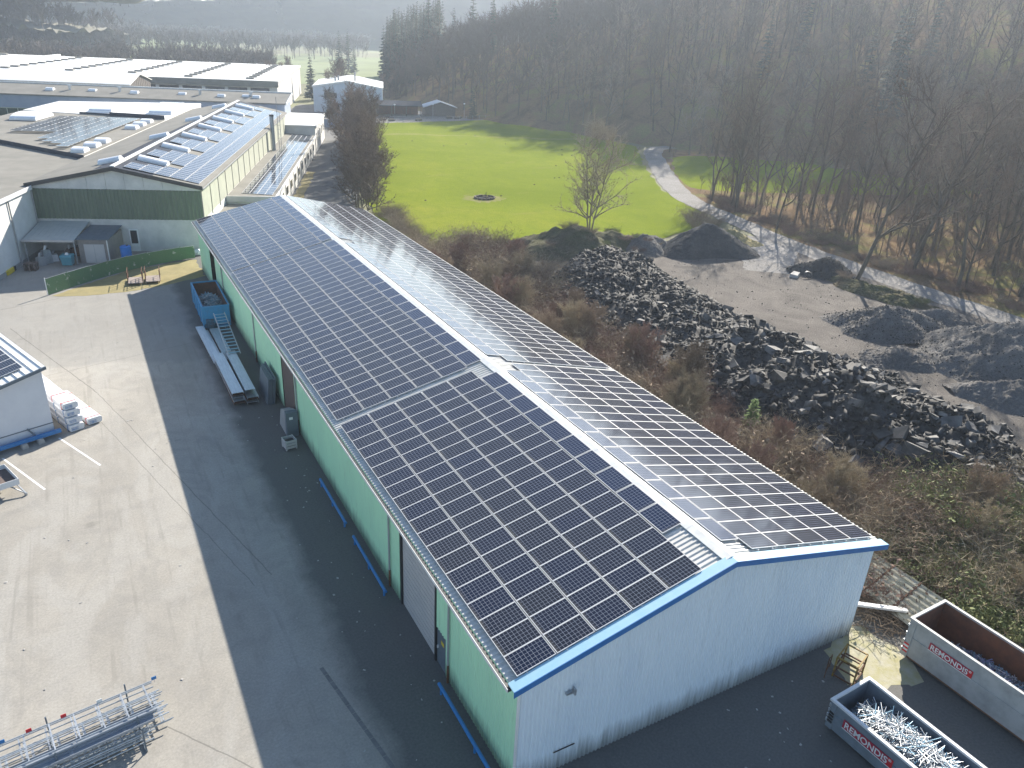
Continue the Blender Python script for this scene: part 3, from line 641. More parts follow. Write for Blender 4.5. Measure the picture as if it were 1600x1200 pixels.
for k in range(14): 
    wn = MB().box(-7.5-k*6.2, -2.2-k*6.2, -.08, 0, 5.2, 8).build('window', M['felt'], bigc); MB().box(-7.4-k*6.2, -2.3-k*6.2, -.1, -.07, 5.3, 7.9).build('pane', M['glassdark'], wn)
for c, x in enumerate((-7, -24, -41, -58, -75)):
    for r_ in range(11): MB().box(x-2.1, x+.1, 4+r_*7.0, 5.5+r_*7.0, 10.0, 10.45).build('rooflight', M['felt'], bigc)
    MB().box(x-9, x-8.6, 1, 84, 10.0, 10.12).build('roof_seam', M['ridge'], bigc)
rg = random.Random(8)
for k in range(16):
    x, y = -92-rg.uniform(0, 38), rg.uniform(6, 80); MB().box(x-3, x, y, y+1.6, 10.0, 10.5).build('rooflight', M['felt'], bigc)
MB().box(-86, -85, 3, 84, 10.0, 10.7).build('fire_wall', M['ridge'], bigc)

# white house by the meadow and its sheds
ho = thing('white_house', 'white hall like house with low gable and dark windows beyond the hedge', 'house', (79, 231, 0), -R(20))
HWd, HD, HE, HR_ = 21.5, 30, 7.6, 9.4
hz = lambda x: HE+(HR_-HE)*(1-abs(x+HWd/2)/(HWd/2))
mb = MB(); mb.box(-HWd, 0, .02, HD, 0, HE-.05); mb.face([(-HWd,0,0),(0,0,0),(0,0,HE),(-HWd/2,0,HR_),(-HWd,0,HE)]); mb.build('wall', mat('pale_blue_render', (.62, .68, .74), .8, (.56, .62, .68), .5), ho)
gable_hall(ho, -HWd, 0, 0, HD, HE, HR_, M['white_roof'], M['ridge'], .3, .18)
for x0, x1, z0, z1 in ((-18.2,-14.2,4.2,5.9),(-11.4,-6.6,4.4,6.3),(-4.2,-2.9,4.4,5.8),(-15,-13.6,.9,2.6),(-10,-6,.2,2.8)):
    wn = MB().box(x0, x1, -.08, 0, z0, z1).build('window', M['grey'], ho); MB().box(x0+.12, x1-.12, -.1, -.07, z0+.12, z1-.12).build('pane', M['glassdark'], wn)
for k in range(4):
    wn = MB().box(-HWd-.08, -HWd, 3+k*6.5, 6+k*6.5, 3.6, 5.4).build('window', M['grey'], ho); MB().box(-HWd-.1, -HWd-.07, 3.1+k*6.5, 5.9+k*6.5, 3.7, 5.3).build('pane', M['glassdark'], wn)
for x, y, h in ((-15,9,1.6),(-14,9.6,1.6),(-8.6,6,2.8)): MB().tube((x,y,hz(x)), (x,y,hz(x)+h), .28, .28, 8).build('chimney', M['grey'], ho)
sh = thing('wooden_shed', 'dark open fronted wooden shed with red brown siding beside the white house', 'shed', (81.5, 223, 0), -R(12))
MB().box(-7,7,0,6,0,.15).build('floor', M['concrete'], sh)
for x in (-7, -2.4, 2.2, 6.8): MB().box(x, x+.2, 0, .2, .15, 3.2).build('post', M['brownclad'], sh)
MB().box(-7,7,5.8,6,.15,3.4).build('back_wall', mat('red_brown_boards', (.16,.06,.04), .85, (.10,.05,.04), 2), sh); MB().box(-7,-6.8,0,6,.15,3.3).build('side_wall', M['brownclad'], sh)
MB().hexa([(-7.4,-.5,3.2),(7.4,-.5,3.2),(7.4,3,4.4),(-7.4,3,4.4),(-7.4,-.5,3.4),(7.4,-.5,3.4),(7.4,3,4.6),(-7.4,3,4.6)]).hexa([(-7.4,3,4.4),(7.4,3,4.4),(7.4,6.4,3.3),(-7.4,6.4,3.3),(-7.4,3,4.6),(7.4,3,4.6),(7.4,6.4,3.5),(-7.4,6.4,3.5)]).build('roof', M['feltdark'], sh)
s2 = thing('metal_roof_shed', 'small dark shed with bright metal roof at the edge of the plaza', 'shed', (96, 224, 0), -R(14))
MB().box(-5,5,0,6,0,2.6).build('wall', M['brownclad'], s2); MB().hexa([(-5.5,-.5,2.6),(0,-.5,4.3),(0,6.5,4.3),(-5.5,6.5,2.6),(-5.5,-.5,2.8),(0,-.5,4.5),(0,6.5,4.5),(-5.5,6.5,2.8)]).hexa([(0,-.5,4.3),(5.5,-.5,2.6),(5.5,6.5,2.6),(0,6.5,4.3),(0,-.5,4.5),(5.5,-.5,2.8),(5.5,6.5,2.8),(0,6.5,4.5)]).build('roof', M['alu'], s2)
mb = MB(); mb.face([(-5,-.02,2.6),(5,-.02,2.6),(0,-.02,4.25)]); mb.build('gable_wall', M['brownclad'], s2)
gf = thing('corrugated_gate', 'blue grey sheet gate across the lane by the white end block', 'gate', (48.5, 198.5, 0), -R(3))
for k in range(5): MB().box(k*1.5, k*1.5+1.42, 0, .06, .1, 2.3).build('panel', M['bluewall'], gf); MB().box(k*1.5-.06, k*1.5+.02, -.05, .1, 0, 2.4).build('post', M['grey'], gf)
mf = thing('mesh_fence', 'thin post and wire fence between plaza and meadow', 'fence', (0, 0, 0))
A, B_ = np.array((69.5, 206.5)), np.array((110, 214.5))
for i in range(17):
    p = A+(B_-A)*i/16; MB().tube((*p, 0), (*p, 1.3), .05, .05, 5).build('post', M['grey'], mf)
for z in (.35, .8, 1.2): MB().tube((*A, z), (*B_, z), .018, .018, 4).build('wire', M['grey'], mf)
for (x, y, h), lb in zip(((77,215,4.2),(90,216,4.2),(101.5,217.5,4.2)), ('lamp post nearest the shed on the plaza', 'middle lamp post with round white head by the meadow fence', 'lamp post farthest right near the forest edge')):
    l = thing('street_lamp', lb, 'lamp post', (x, y, 0), 0, 'plaza lamp posts'); MB().tube((0,0,0),(0,0,h),.06,.045,6).build('pole', M['grey'], l)
    mb = MB(); 
    for i in range(6): mb.tube((0,0,h+.07*i), (0,0,h+.07*(i+1)), .3*math.sin(math.pi*(i+.3)/6.4), .3*math.sin(math.pi*(i+1.3)/6.8), 8)
    mb.build('globe', M['dome'], l)
for (x, y), lb in zip(((73,214.5),(75,212.5),(96,217),(98.5,216),(100,218),(83.5,212)), ('dark planter beside the shed corner', 'second dark planter near the shed corner', 'dark planter left of the lamp', 'planter between two others by the lamp', 'planter behind the lamp', 'dry shrub bed in the middle of the plaza')):
    pl = thing('planter', lb, 'planter', (x, y, 0), .3, 'planters on the plaza')
    MB().hexa([(-.9,-.45,0),(.9,-.45,0),(.9,.45,0),(-.9,.45,0),(-1.05,-.55,.5),(1.05,-.55,.5),(1.05,.55,.5),(-1.05,.55,.5)]).build('trough', M['brownclad'], pl)
    mb = MB(); r3 = random.Random(int(x*7))
    for k in range(40): 
        a = (r3.uniform(-.8,.8), r3.uniform(-.4,.4), .5); b = (a[0]+r3.uniform(-.2,.2), a[1]+r3.uniform(-.2,.2), .5+r3.uniform(.2,.7)); mb.tube(a, b, .04, .005, 3, cap=False)
    mb.build('dry_plants', M['scrubpale'], pl)
for (x, y, z, s_), lb in zip(((-98,745,20,1.),(-86,740,15,.9),(-112,750,26,1.1),(-72,742,10,.9),(-122,735,22,1),(-60,735,6,1),(150,900,0,1.2)), ('pale house highest on the far wooded slope', 'lower pale house on the far wooded slope', 'house at the back of the hillside village', 'lone pale house at the right end of the village', 'leftmost pale house of the village', 'pale house at the foot of the far slope', 'white farm building far out in the valley')):
    vh = thing('village_house', lb, 'house', (x, y, z), .4, 'houses on the far slope'); vh.scale = (s_, s_, s_); zg = z; z = 0
    MB().box(-6,6,-4,4,-8,z+6).build('wall', M['render_w'], vh)
    MB().hexa([(-6.5,-4.6,z+5.9),(6.5,-4.6,z+5.9),(6.5,0,z+9),(-6.5,0,z+9),(-6.5,-4.6,z+6.2),(6.5,-4.6,z+6.2),(6.5,0,z+9.3),(-6.5,0,z+9.3)]).hexa([(-6.5,0,z+9),(6.5,0,z+9),(6.5,4.6,z+5.9),(-6.5,4.6,z+5.9),(-6.5,0,z+9.3),(6.5,0,z+9.3),(6.5,4.6,z+6.2),(-6.5,4.6,z+6.2)]).build('roof', M['feltdark'], vh)
    for k in range(3): MB().box(-4.5+k*3.3, -3+k*3.3, -4.06, -3.98, z+2.5, z+4.3).build('window', M['glassdark'], vh)

# ------------------------------------------------------------------ yard, left
wb = thing('white_outbuilding', 'white clad outbuilding with dark solar panels cut off by the left edge', 'building', (-15.1, 38.5, 0), R(20))
MB().hexa([(-9,0,0),(0,0,0),(0,16,0),(-9,16,0),(-9,0,3.1),(0,0,4.98),(0,16,4.98),(-9,16,3.1)]).build('wall', mat('white_outbuilding_wall', (.66,.67,.70), .6, (.60,.61,.65), .8), wb)
MB().box(-9, .03, -.035, 0, .9, .96).build('wall_seam', M['slate'], wb)
MB().hexa([(-9.2,-.22,3.12),(.22,-.22,5.06),(.22,16.2,5.06),(-9.2,16.2,3.12),(-9.2,-.22,3.24),(.22,-.22,5.18),(.22,16.2,5.18),(-9.2,16.2,3.24)]).build('roof', M['white_roof'], wb)
MB().hexa([(-9.25,-.3,3.0),(.26,-.3,4.96),(.26,-.222,4.96),(-9.25,-.222,3.0),(-9.25,-.3,3.2),(.26,-.3,5.16),(.26,-.222,5.16),(-9.25,-.222,3.2)]).build('gutter', M['slate'], wb)
tl = math.atan2(1.94, 9.42)
for k in range(18):
    x = .0-k*.5; z = 5.18+(x-.22)*math.tan(tl); MB().hexa([(x-.02,-.2,z),(x+.02,-.2,z),(x+.02,16,z),(x-.02,16,z),(x-.02,-.2,z+.05),(x+.02,-.2,z+.05),(x+.02,16,z+.05),(x-.02,16,z+.05)]).build('standing_seam', M['ridge'], wb)
bpy.context.view_layer.update()
sa = slope_array('dark solar panels on the white outbuilding roof at the left edge', wb.matrix_basis @ Vector((-.75, .75, 5.18-.97*math.tan(tl)+.1)), R(20), -tl, [(-(c+1)*1.70, r_*1.06, 0) for c in range(4) for r_ in range(13)])
bm_ = thing('guard_beam', 'blue steel guard beam on concrete blocks along the white outbuilding', 'guard rail', (-15.1, 38.5, 0), R(20))
MB().box(-8, .25, -.55, -.33, .28, .52).box(-8, .25, -.33, -.12, .30, .36).build('beam', M['bluep'], bm_)
for x in (-1.15, -2.15): MB().hexa([(x-.2,-.85,0),(x+.2,-.85,0),(x+.2,-.35,0),(x-.2,-.35,0),(x-.16,-.8,.3),(x+.16,-.8,.3),(x+.16,-.37,.3),(x-.16,-.37,.3)]).build('block', M['concrete'], bm_)
MB().bar((-1.3,-.3,.5), (-1.65,-.12,1.05), .09, .09).build('strut', M['slate'], bm_)
# foil wrapped bundles
M['foil'] = mat('white_foil', (.72, .73, .74), .35, (.60, .62, .66), 5, bump=.8, bscale=9)
M['foilblue'] = mat('blue_printed_foil', (.10, .22, .45), .4, (.5, .52, .56), 6)
def bundle(label, x, y0, y1, z, edge):
    b = thing('wrapped_bundle', label, 'bundle', (-15.1, 38.5, 0), R(20), 'foil wrapped bundles by the outbuilding')
    w_, h = .5, .46; c = .09; prof = [(-w_+c,0),(w_-c,0),(w_,c),(w_,h-c),(w_-c,h),(-w_+c,h),(-w_,h-c),(-w_,c)]
    mb = MB(); rr = random.Random(int(z*10+x*3)); n = 9; prev = None
    for i in range(n):
        yy = y0+(y1-y0)*i/(n-1); k = mb.vs([(x+px*(1+rr.uniform(-.03,.03)), yy, z+pz+rr.uniform(-.012,.012)) for px, pz in prof])
        if prev is not None:
            for j in range(8): mb.f.append((prev+j, prev+(j+1)%8, k+(j+1)%8, k+j)); mb.m.append(0)
        else: mb.f.append(tuple(k+j for j in range(8))); mb.m.append(0)
        prev = k
    mb.f.append(tuple(prev+j for j in reversed(range(8)))); mb.m.append(0)
    mb.build('wrapping', M['foil'], b)
    for yy in (y0+.25, y0+1.9, y1-.8): 
        mb = MB(); 
        mb.box(x-w_-.015, x-w_, yy, yy+.07, z, z+h).box(x-w_, x+w_, yy, yy+.07, z+h, z+h+.012); mb.build('strap', edge, b)
    MB().box(x-.36, x+.1, y0-.012, y0, z+.08, z+.3).build('print', M['foilblue'], b)
    MB().box(x-.5, x+.5, y0+.3, y0+.4, z-.05, z-.003).box(x-.5, x+.5, y1-.5, y1-.4, z-.05, z-.003).build('batten', M['rustwood'], b)
for i, (nm, e) in enumerate((('bottom', M['bluep']), ('second from bottom', M['bluep']), ('third from bottom', M['bluep']), ('top', M['red']))):
    bundle('white foil wrapped bundle, %s of the stack by the white outbuilding' % nm, 1.25, -.55+i*.12, 7.5, .06+i*.52, e)
bundle('single white foil wrapped bundle lying right of the stack', 2.55, -.35, 5.5, .06, M['red'])
for a, b, lb in (((-14.9,37.8),(-12.6,32.75),'white painted line right of the outbuilding'), ((-18.15,36.2),(-15.75,31.0),'white painted line beside the trailer')):
    mb = MB(); d = nrm(np.array(b)-a); n = np.array((d[1],-d[0]))*.065; mb.face([(*(np.array(a)-n),.005),(*(np.array(a)+n),.005),(*(np.array(b)+n),.005),(*(np.array(b)-n),.005)]); tag(mb.build('painted_line', M['white']), lb, 'painted line', kind='structure')
# trailer
tr = thing('flatbed_trailer', 'galvanised flatbed trailer with low sides cut off by the left edge', 'trailer', (-17.0, 31.2, 0), R(20))
MB().box(-4.2, 0, 0, 2.3, .66, .72).build('bed', M['rustwood'], tr)
for a in ((-4.2,0,-.03,0),(-4.2,0,2.3,2.33),(-4.23,-4.2,-.03,2.33),(0,.03,-.03,2.33)): MB().box(*a, .62, 1.02).build('side_board', M['alu'], tr)
MB().bar((0,1.1,.55), (-4.2,1.1,.55), .1, .12).bar((0,.4,.55),(-4.2,.4,.55),.08,.1).bar((0,1.9,.55),(-4.2,1.9,.55),.08,.1).build('chassis', M['galv'], tr)
for y in (.05, 2.25):
    for x in (-1.9, -2.6):
        wl = MB().tube((x,y-.1,.33), (x,y+.1,.33), .32, .32, 16).build('wheel', M['black'], tr); MB().tube((x,y-.11,.33), (x,y+.11,.33), .17, .17, 12).build('rim', M['galv'], wl)
MB().bar((-.1,.2,.6), (.1,-.5,.15), .07, .07).bar((-.5,.2,.6),(.1,-.5,.15),.06,.06).tube((.1,-.5,.16),(.1,-.5,.0),.09,.09,8).build('support_leg', M['galv'], tr)
# galvanised ladder frames, bottom left
def ladder_frame(label, x0, x1, y0, y1, z, n, r=.028, mt='galv', grp='ladder frames in the bundle at bottom left', tilt=0):
    f = thing('ladder_frame', label, 'steel frame', (x1, y0, z), R(9), grp); L_ = x1-x0; w_ = y1-y0
    for y in (0, w_/2, w_): MB().tube((-L_, y, tilt*y), (0, y, tilt*y), r, r, 6).build('rail', M[mt], f)
    for k in range(n):
        x = -L_*(k+.4)/n; MB().bar((x,0,0), (x,w_,tilt*w_), .05, .035).build('rung', M[mt], f)
    return f
rr = random.Random(5)
for i in range(6):
    ladder_frame('galvanised ladder frame stacked in the long bundle at the bottom left', -23+rr.uniform(-.3,.3), -11.2+rr.uniform(-.25,.2), 9.15+rr.uniform(-.1,.1), 10.75+rr.uniform(-.08,.08), .16+i*.2, 13)
for i in range(4):
    ladder_frame('narrow dark ladder frame on the shaded side of the bundle, bottom left', -23, -11.9+rr.uniform(-.2,.2), 8.55, 9.05, .12+i*.16, 22, .03)
for i, (y, lb) in enumerate(((8.72,'long blue grey steel tray on the near side of the bundle'),(9.05,'second long steel tray beside the upper ladder frames'))):
    t_ = thing('steel_tray', lb, 'steel tray', (-11.7+i*.15, y, .86+i*.16), R(9)); MB().box(-11.5,0,0,.3,0,.02).box(-11.5,0,0,.02,0,.12).box(-11.5,0,.28,.3,0,.12).build('trough', mat('bluish_steel_%d' % i, (.36,.40,.45), .4, (.26,.30,.35), 2, metal=.3, stretch=(.3,2,2)), t_)
    for k in range(6): MB().box(-1.2-k*1.9,-1.05-k*1.9,.02,.28,.02,.06).build('cross_bar', M['galv'], t_)
for i, (x, lb) in enumerate(((-12.2,'steel stillage frame at the end of the ladder bundle'),(-15.1,'steel stillage frame in the middle of the ladder bundle'),(-18.6,'steel stillage frame at the left of the ladder bundle'))):
    s_ = thing('stillage', lb, 'stillage', (x, 8.25+(x+11.2)*.158, 0), R(9), 'stillages holding the ladder frames')
    for y in (0, .72, 2.75): MB().tube((0,y,0),(0,y,1.3),.035,.035,6).build('post', M['slate'], s_)
    MB().bar((0,-.05,.06),(0,2.8,.06),.08,.08).build('foot_beam', M['slate'], s_)
for k, (x, y, z, c, lb) in enumerate(((-11.5,10.68,1.3,'bluep','blue tag at the tip of the ladder bundle'),(-13.6,10.35,1.3,'white','pale tag on the ladder bundle'),(-14.9,10.14,1.3,'red','red tag right of the others on the ladder bundle'),(-16.1,9.95,1.3,'red','red tag nearer the left edge on the ladder bundle'),(-17.0,9.81,1.3,'bluep','blue tag at the left edge on the ladder bundle'))):
    t_ = thing('tag', lb, 'tag', (x, y, z-.12), R(9)); MB().box(-.1,.1,0,.02,0,.16).build('plate', M[c], t_); MB().tube((0,.01,-.12),(0,.01,0),.012,.012,5).build('stem', M['galv'], t_)
MB().bar((-17.6,14.1,.01),(-17.3,14.3,.01),.1,.02)
# blue skip with scrap
sk = thing('blue_skip', 'tall blue open skip of scrap strips against the green hall wall', 'skip', (-2.65, 55.1, 0), R(-1.2))
SW, SLn, SHh = 2.4, 8.0, 2.25
for nm, a in (('side_wall',(0,.06,0,SLn,.25,SHh)),('side_wall',(SW-.06,SW,0,SLn,.25,SHh)),('end_wall',(.06,SW-.06,0,.06,.6,SHh)),('end_wall',(.06,SW-.06,SLn-.06,SLn,.25,SHh)),('floor',(.06,SW-.06,.06,SLn-.06,.25,.33))): MB().box(*a).build(nm, M['skipblue'], sk)
MB().box(.07,SW-.07,SLn-.08,SLn-.065,.35,SHh-.05).box(.065,.075,.1,SLn-.1,.35,SHh-.05).box(SW-.075,SW-.065,.1,SLn-.1,.35,SHh-.05).build('inner_lining', M['rustin'], sk)
MB().box(-.05,.1,-.05,SLn+.05,SHh,SHh+.08).box(SW-.1,SW+.05,-.05,SLn+.05,SHh,SHh+.08).box(.1,SW-.1,-.05,.1,SHh,SHh+.08).box(.1,SW-.1,SLn-.1,SLn+.05,SHh,SHh+.08).build('rim', M['skipblue'], sk)
for y in (.0, 1.9, 3.9, 5.9, 7.8): MB().box(-.07,-.003,y,y+.12,.25,SHh).build('rib', M['skipblue'], sk)
MB().box(.2,.9,-.25,-.01,.15,1.1).box(.3,.8,-.45,-.25,.3,.8).build('coupling', mat('dirty_blue', (.03,.14,.24), .7, (.05,.07,.08), 5), sk)
for x in (.4, SW-.55): MB().box(x,x+.15,-.1,SLn,.0,.25).build('runner', M['slate'], sk)
def scrap(name, label, loc, rz, w_, l_, zmax, n, seed, mats, lmin=.3, lmax=1.1, cat='scrap', th=.05):
    r = np.random.default_rng(seed); V = []; F = []; MI = []
    for k in range(n):
        x, y = r.uniform(.15, w_-.15), r.uniform(.2, l_-.2)
        hz_ = zmax*(1-.55*((2*x/w_-1)**2)-.45*((2*y/l_-1)**2))*r.uniform(.75, 1.06); a = r.uniform(0, math.pi); tl_ = r.normal(0, .16); L_ = r.uniform(lmin, lmax)/2
        d = np.array((math.cos(a)*math.cos(tl_), math.sin(a)*math.cos(tl_), math.sin(tl_))); c = np.array((x, y, hz_))
        for s in (-1, 1):
            e = c+s*d*L_
            if e[0] < .08 or e[0] > w_-.08 or e[1] < .08 or e[1] > l_-.08: L_ *= .45
        sd = nrm(np.cross(d, (0, 0, 1)))*r.uniform(.4, 1)*th; up = np.cross(sd, d)*.35; i = len(V)
        V += [c-d*L_-sd, c-d*L_+up, c-d*L_+sd, c+d*L_-sd, c+d*L_+up, c+d*L_+sd]
        F += [(i, i+1, i+4, i+3), (i+1, i+2, i+5, i+4), (i+2, i, i+3, i+5)]; MI += [int(r.integers(len(mats)))]*3
    o = np_mesh(name, np.array(V), F, mats, None, MI); o.location = loc; o.rotation_euler = (0, 0, rz); tag(o, label, cat, kind='stuff'); return o
M['scrapw'] = mat('bright_scrap', (.72,.74,.76), .35, metal=.3); M['scrapb'] = mat('blue_scrap', (.22,.38,.50), .4, metal=.3); M['scrapd'] = mat('dark_scrap', (.10,.14,.18), .5, metal=.2); M['scrapp'] = mat('violet_scrap', (.25,.27,.45), .45)
scrap('scrap_metal', 'pale scrap strips heaped inside the blue skip', (-2.6,55.3,.4), R(-1.2), 2.25, 6.6, 1.6, 1300, 1, [M['scrapw'],M['scrapb'],M['scrapb'],M['scrapd']])
# stacked steel channels and ladder behind the skip
def channel(label, x, y0, y1, z, w_, rz=0, mt='galv'):
    c = thing('steel_channel', label, 'steel channel', (x, y0, z), rz, 'steel channels stacked by the hall'); L_ = y1-y0
    MB().box(0,w_,0,L_,.1,.13).build('web', M[mt], c); MB().box(0,.03,0,L_,0,.1).build('flange', M[mt], c); MB().box(w_-.03,w_,0,L_,0,.1).build('flange', M[mt], c)
rr = random.Random(12)
for k in range(7):
    channel('grimy steel channel low in the stack between skip and hall', -3.2+(k%2)*1.0+rr.uniform(-.05,.05), 37.7+rr.uniform(-.3,.6), 46+rr.uniform(0,2), .12+(k//2)*.2, .85, R(rr.uniform(-.6,.6)), 'rust' if k % 3 == 0 else 'galv')
M['paleste'] = mat('pale_sheet_steel', (.55,.60,.64), .4, (.42,.47,.52), 3, metal=.3, stretch=(3,.4,1))
for x, y0, y1, z, w_, lb, a in ((-3.25,38.0,46.4,.98,.85,'wide pale steel channel on top of the stack, left one',.3),(-2.25,38.2,46.2,.98,.75,'wide pale steel channel on top of the stack, right one by the wall',-.2),(-3.35,45.5,54.6,.55,.7,'long pale steel channel running up to the blue skip',.8),(-2.3,46.3,54.3,.3,.8,'dull steel channel lying under the ladder frame',.2),(-3.2,46.6,54.4,.16,.8,'lowest dull steel channel in front of the skip',.5)):
    channel(lb, x, y0, y1, z, w_, R(a), 'paleste')
ld = thing('step_ladder_frame', 'steel ladder frame leaning from the channel stack up to the blue skip', 'ladder', (-2.1,45.6,1.15), 0)
A0, B0 = np.array((0.,0,0)), np.array((.25,8.3,.85))
for x in (0, .95): MB().tube(A0+(x,0,0), B0+(x,0,0), .045, .045, 6).build('rail', M['galv'], ld)
for k in range(13): 
    p = A0+(B0-A0)*(k+.5)/13; MB().box(p[0], p[0]+.95, p[1]-.08, p[1]+.08, p[2]-.02, p[2]+.02).build('tread', M['scrapb'], ld)
for k, (x, h) in enumerate(((-.62,2.05),(-.5,2.08),(-.38,2.1),(-.26,2.02),(-.14,2.12))):
    lp = thing('insulation_board', 'dark grey board leaning on the green wall, %s' % ('outermost of five','second of five from outside','middle of five','fourth of five from outside','innermost of five')[k], 'board', (x-.25, 37.3, 0), 0, 'boards leaning on the hall')
    MB().hexa([(0,0,0),(.09,0,0),(.09,2.9+.15*k,0),(0,2.9+.15*k,0),(.24,0,h),(.33,0,h),(.33,2.9+.15*k,h),(.24,2.9+.15*k,h)]).build('board', M['slate'], lp)
cb = thing('steel_cabinet', 'dark upright steel cabinet with pale sloping top at the brown door', 'cabinet', (-.75, 31.5, 0), 0)
MB().box(0,.8,0,.45,0,1.95).build('body', M['slate'], cb); MB().hexa([(0,.45,.02),(.8,.45,.02),(.8,2.4,.02),(0,2.4,.02),(.15,.45,1.95),(.75,.45,1.95),(.75,2.4,1.2),(.15,2.4,1.2)]).build('sloping_top', M['grey'], cb); MB().box(.2,.45,-.012,-.001,1.4,1.6).build('notice', M['white'], cb)
ct = thing('lattice_crate', 'pale grey plastic crate standing alone by the hall wall', 'crate', (-1.3, 29.7, 0), R(8))
for a in ((0,.8,0,.04),(0,.8,.76,.8),(0,.04,.04,.76),(.76,.8,.04,.76)):
    for z in (.1,.32,.54): MB().box(*a, z, z+.17).build('slat', M['shutter'], ct)
for x, y in ((0,0),(.72,0),(0,.72),(.72,.72)): MB().box(x+.004,x+.076,y+.004,y+.076,0,.74).build('corner_post', M['shutter'], ct)
MB().box(.05,.75,.05,.75,.1,.5).build('contents', M['black'], ct)
for (y0, y1), lb in zip(((19.3,24.6),(12.6,17.9),(-1.5,5.8)), ('blue guard rail farthest along the green wall', 'blue guard rail just before the pale shutter', 'blue guard rail nearest the white gable corner')):
    gr = thing('guard_rail', lb, 'guard rail', (-.38, y0, 0), 0, 'blue guard rails along the hall'); L_ = y1-y0
    MB().tube((0,0,.42),(0,L_,.42),.085,.085,10).build('rail', M['bluep'], gr)
    for y in (.25, L_/2, L_-.25): MB().tube((0,y,0),(0,y,.4),.06,.06,8).build('post', M['bluep'], gr)
# channel drain and litter in the yard
M['drain'] = mat('drain_channel', (.13,.13,.13), .9, (.20,.195,.19), 3)
dn = thing('drain_channel', 'narrow drain channel in the shaded asphalt', 'drain', (0,0,0)); a, b = np.array((-4.7,9.4)), np.array((-3.3,1.0)); d = nrm(b-a); n = np.array((d[1],-d[0]))
for k in range(16):
    p = a+(b-a)*k/16; q = a+(b-a)*(k+.94)/16; mb = MB(); mb.hexa([(*(p-n*.09),-.01),(*(p+n*.09),-.01),(*(q+n*.09),-.01),(*(q-n*.09),-.01),(*(p-n*.09),.008),(*(p+n*.09),.008),(*(q+n*.09),.008),(*(q-n*.09),.008)]); mb.build('grate', M['drain'], dn)
rr = random.Random(4); mb = MB()
for k in range(170):
    x, y = rr.choice(((rr.uniform(-3.5,-.3), rr.uniform(0,50)), (rr.uniform(-20,-4), rr.uniform(2,60)), (rr.uniform(9,17), rr.uniform(-9,-.3)))); s_ = rr.uniform(.02,.06); a = rr.uniform(0,3); p = np.array((x,y,.004)); u = np.array((math.cos(a),math.sin(a),0))*s_; v = np.array((-math.sin(a),math.cos(a),0))*s_*rr.uniform(.4,1)
    mb.hexa([p-u-v,p+u-v,p+u+v,p-u+v,p-u*.8-v+(0,0,.02),p+u-v*.7+(0,0,.02),p+u+v+(0,0,.03),p-u+v*.8+(0,0,.02)])
tag(mb.build('litter', M['concrete']), 'small pale crumbs and litter scattered over the yard', 'litter', kind='stuff')

# ------------------------------------------------------------------ forecourt of the olive hall
cp_ = thing('carport', 'lean to carport roof of pale sheets against the olive hall', 'carport', hbw(0,0,0), -R(TH))
M['sheetgrey'] = mat('pale_roof_sheet', (.42,.45,.44), .6, (.36,.40,.40), 2)
for k in range(9):
    x0 = -18.65+k*.61; x1 = x0+.595
    MB().hexa([(x0,-5.8,2.72),(x1,-5.8,2.72),(x1,-.05,3.62),(x0,-.05,3.62),(x0,-5.8,2.78),(x1,-5.8,2.78),(x1,-.05,3.68),(x0,-.05,3.68)]).build('roof_panel', M['sheetgrey'], cp_)
MB().box(-18.7,-13.1,-5.9,-5.81,2.6,2.84).build('gutter', M['shutter'], cp_)
for x in (-18.5,-13.3): MB().box(x,x+.12,-5.7,-5.58,0,2.7).build('post', M['grey'], cp_)
sd = thing('metal_shed', 'brown grey metal shed with pale door under a dark roof', 'shed', hbw(0,0,0), -R(TH))
M['shedw'] = mat('shed_wall', (.27,.24,.22), .7, (.22,.20,.19), 2)
MB().box(-13.0,-9.7,-5.2,-.1,0,2.75).build('wall', M['shedw'], sd)
for k in range(8): MB().hexa([(-13.15+k*.45,-5.45,2.76),(-12.72+k*.45,-5.45,2.76),(-12.72+k*.45,-.05,3.15),(-13.15+k*.45,-.05,3.15),(-13.15+k*.45,-5.45,2.84),(-12.72+k*.45,-5.45,2.84),(-12.72+k*.45,-.05,3.23),(-13.15+k*.45,-.05,3.23)]).build('roof_panel', M['slate'], sd)
dr = MB().box(-12.4,-10.2,-5.26,-5.2,.03,2.2).build('door', M['shutter'], sd); MB().box(-11.32,-11.28,-5.275,-5.255,.1,2.15).build('door_seam', M['grey'], dr)
MB().tube((-9.8,-5.3,0),(-9.8,-5.3,2.7),.06,.06,6).build('downpipe', M['white'], sd)
bt = thing('blue_tank', 'bright blue plastic tank standing beside the white door', 'tank', hbw(-8.2,-4.3,0), -R(TH))
MB().tube((0,0,0),(0,0,.86),.62,.6,20).tube((0,0,.86),(0,0,.96),.54,.54,20).tube((0,0,.96),(0,0,1.75),.6,.6,20).tube((0,0,1.75),(0,0,1.85),.6,.45,20).build('body', mat('blue_plastic', (.02,.20,.60), .4), bt); MB().tube((.2,0,1.85),(.2,0,1.95),.12,.12,10).build('cap', M['black'], bt)
tb = thing('waste_bin', 'teal wheeled waste bin in front of the metal shed', 'bin', hbw(-14.0,-6.3,0), -R(TH))
MB().hexa([(-.5,-.4,.12),(.5,-.4,.12),(.5,.4,.12),(-.5,.4,.12),(-.62,-.5,1.1),(.62,-.5,1.1),(.62,.5,1.1),(-.62,.5,1.1)]).build('body', M['teal'], tb); MB().hexa([(-.66,-.55,1.1),(.66,-.55,1.1),(.66,.55,1.1),(-.66,.55,1.1),(-.6,-.4,1.25),(.6,-.4,1.25),(.6,.5,1.3),(-.6,.5,1.3)]).build('lid', M['teal'], tb)
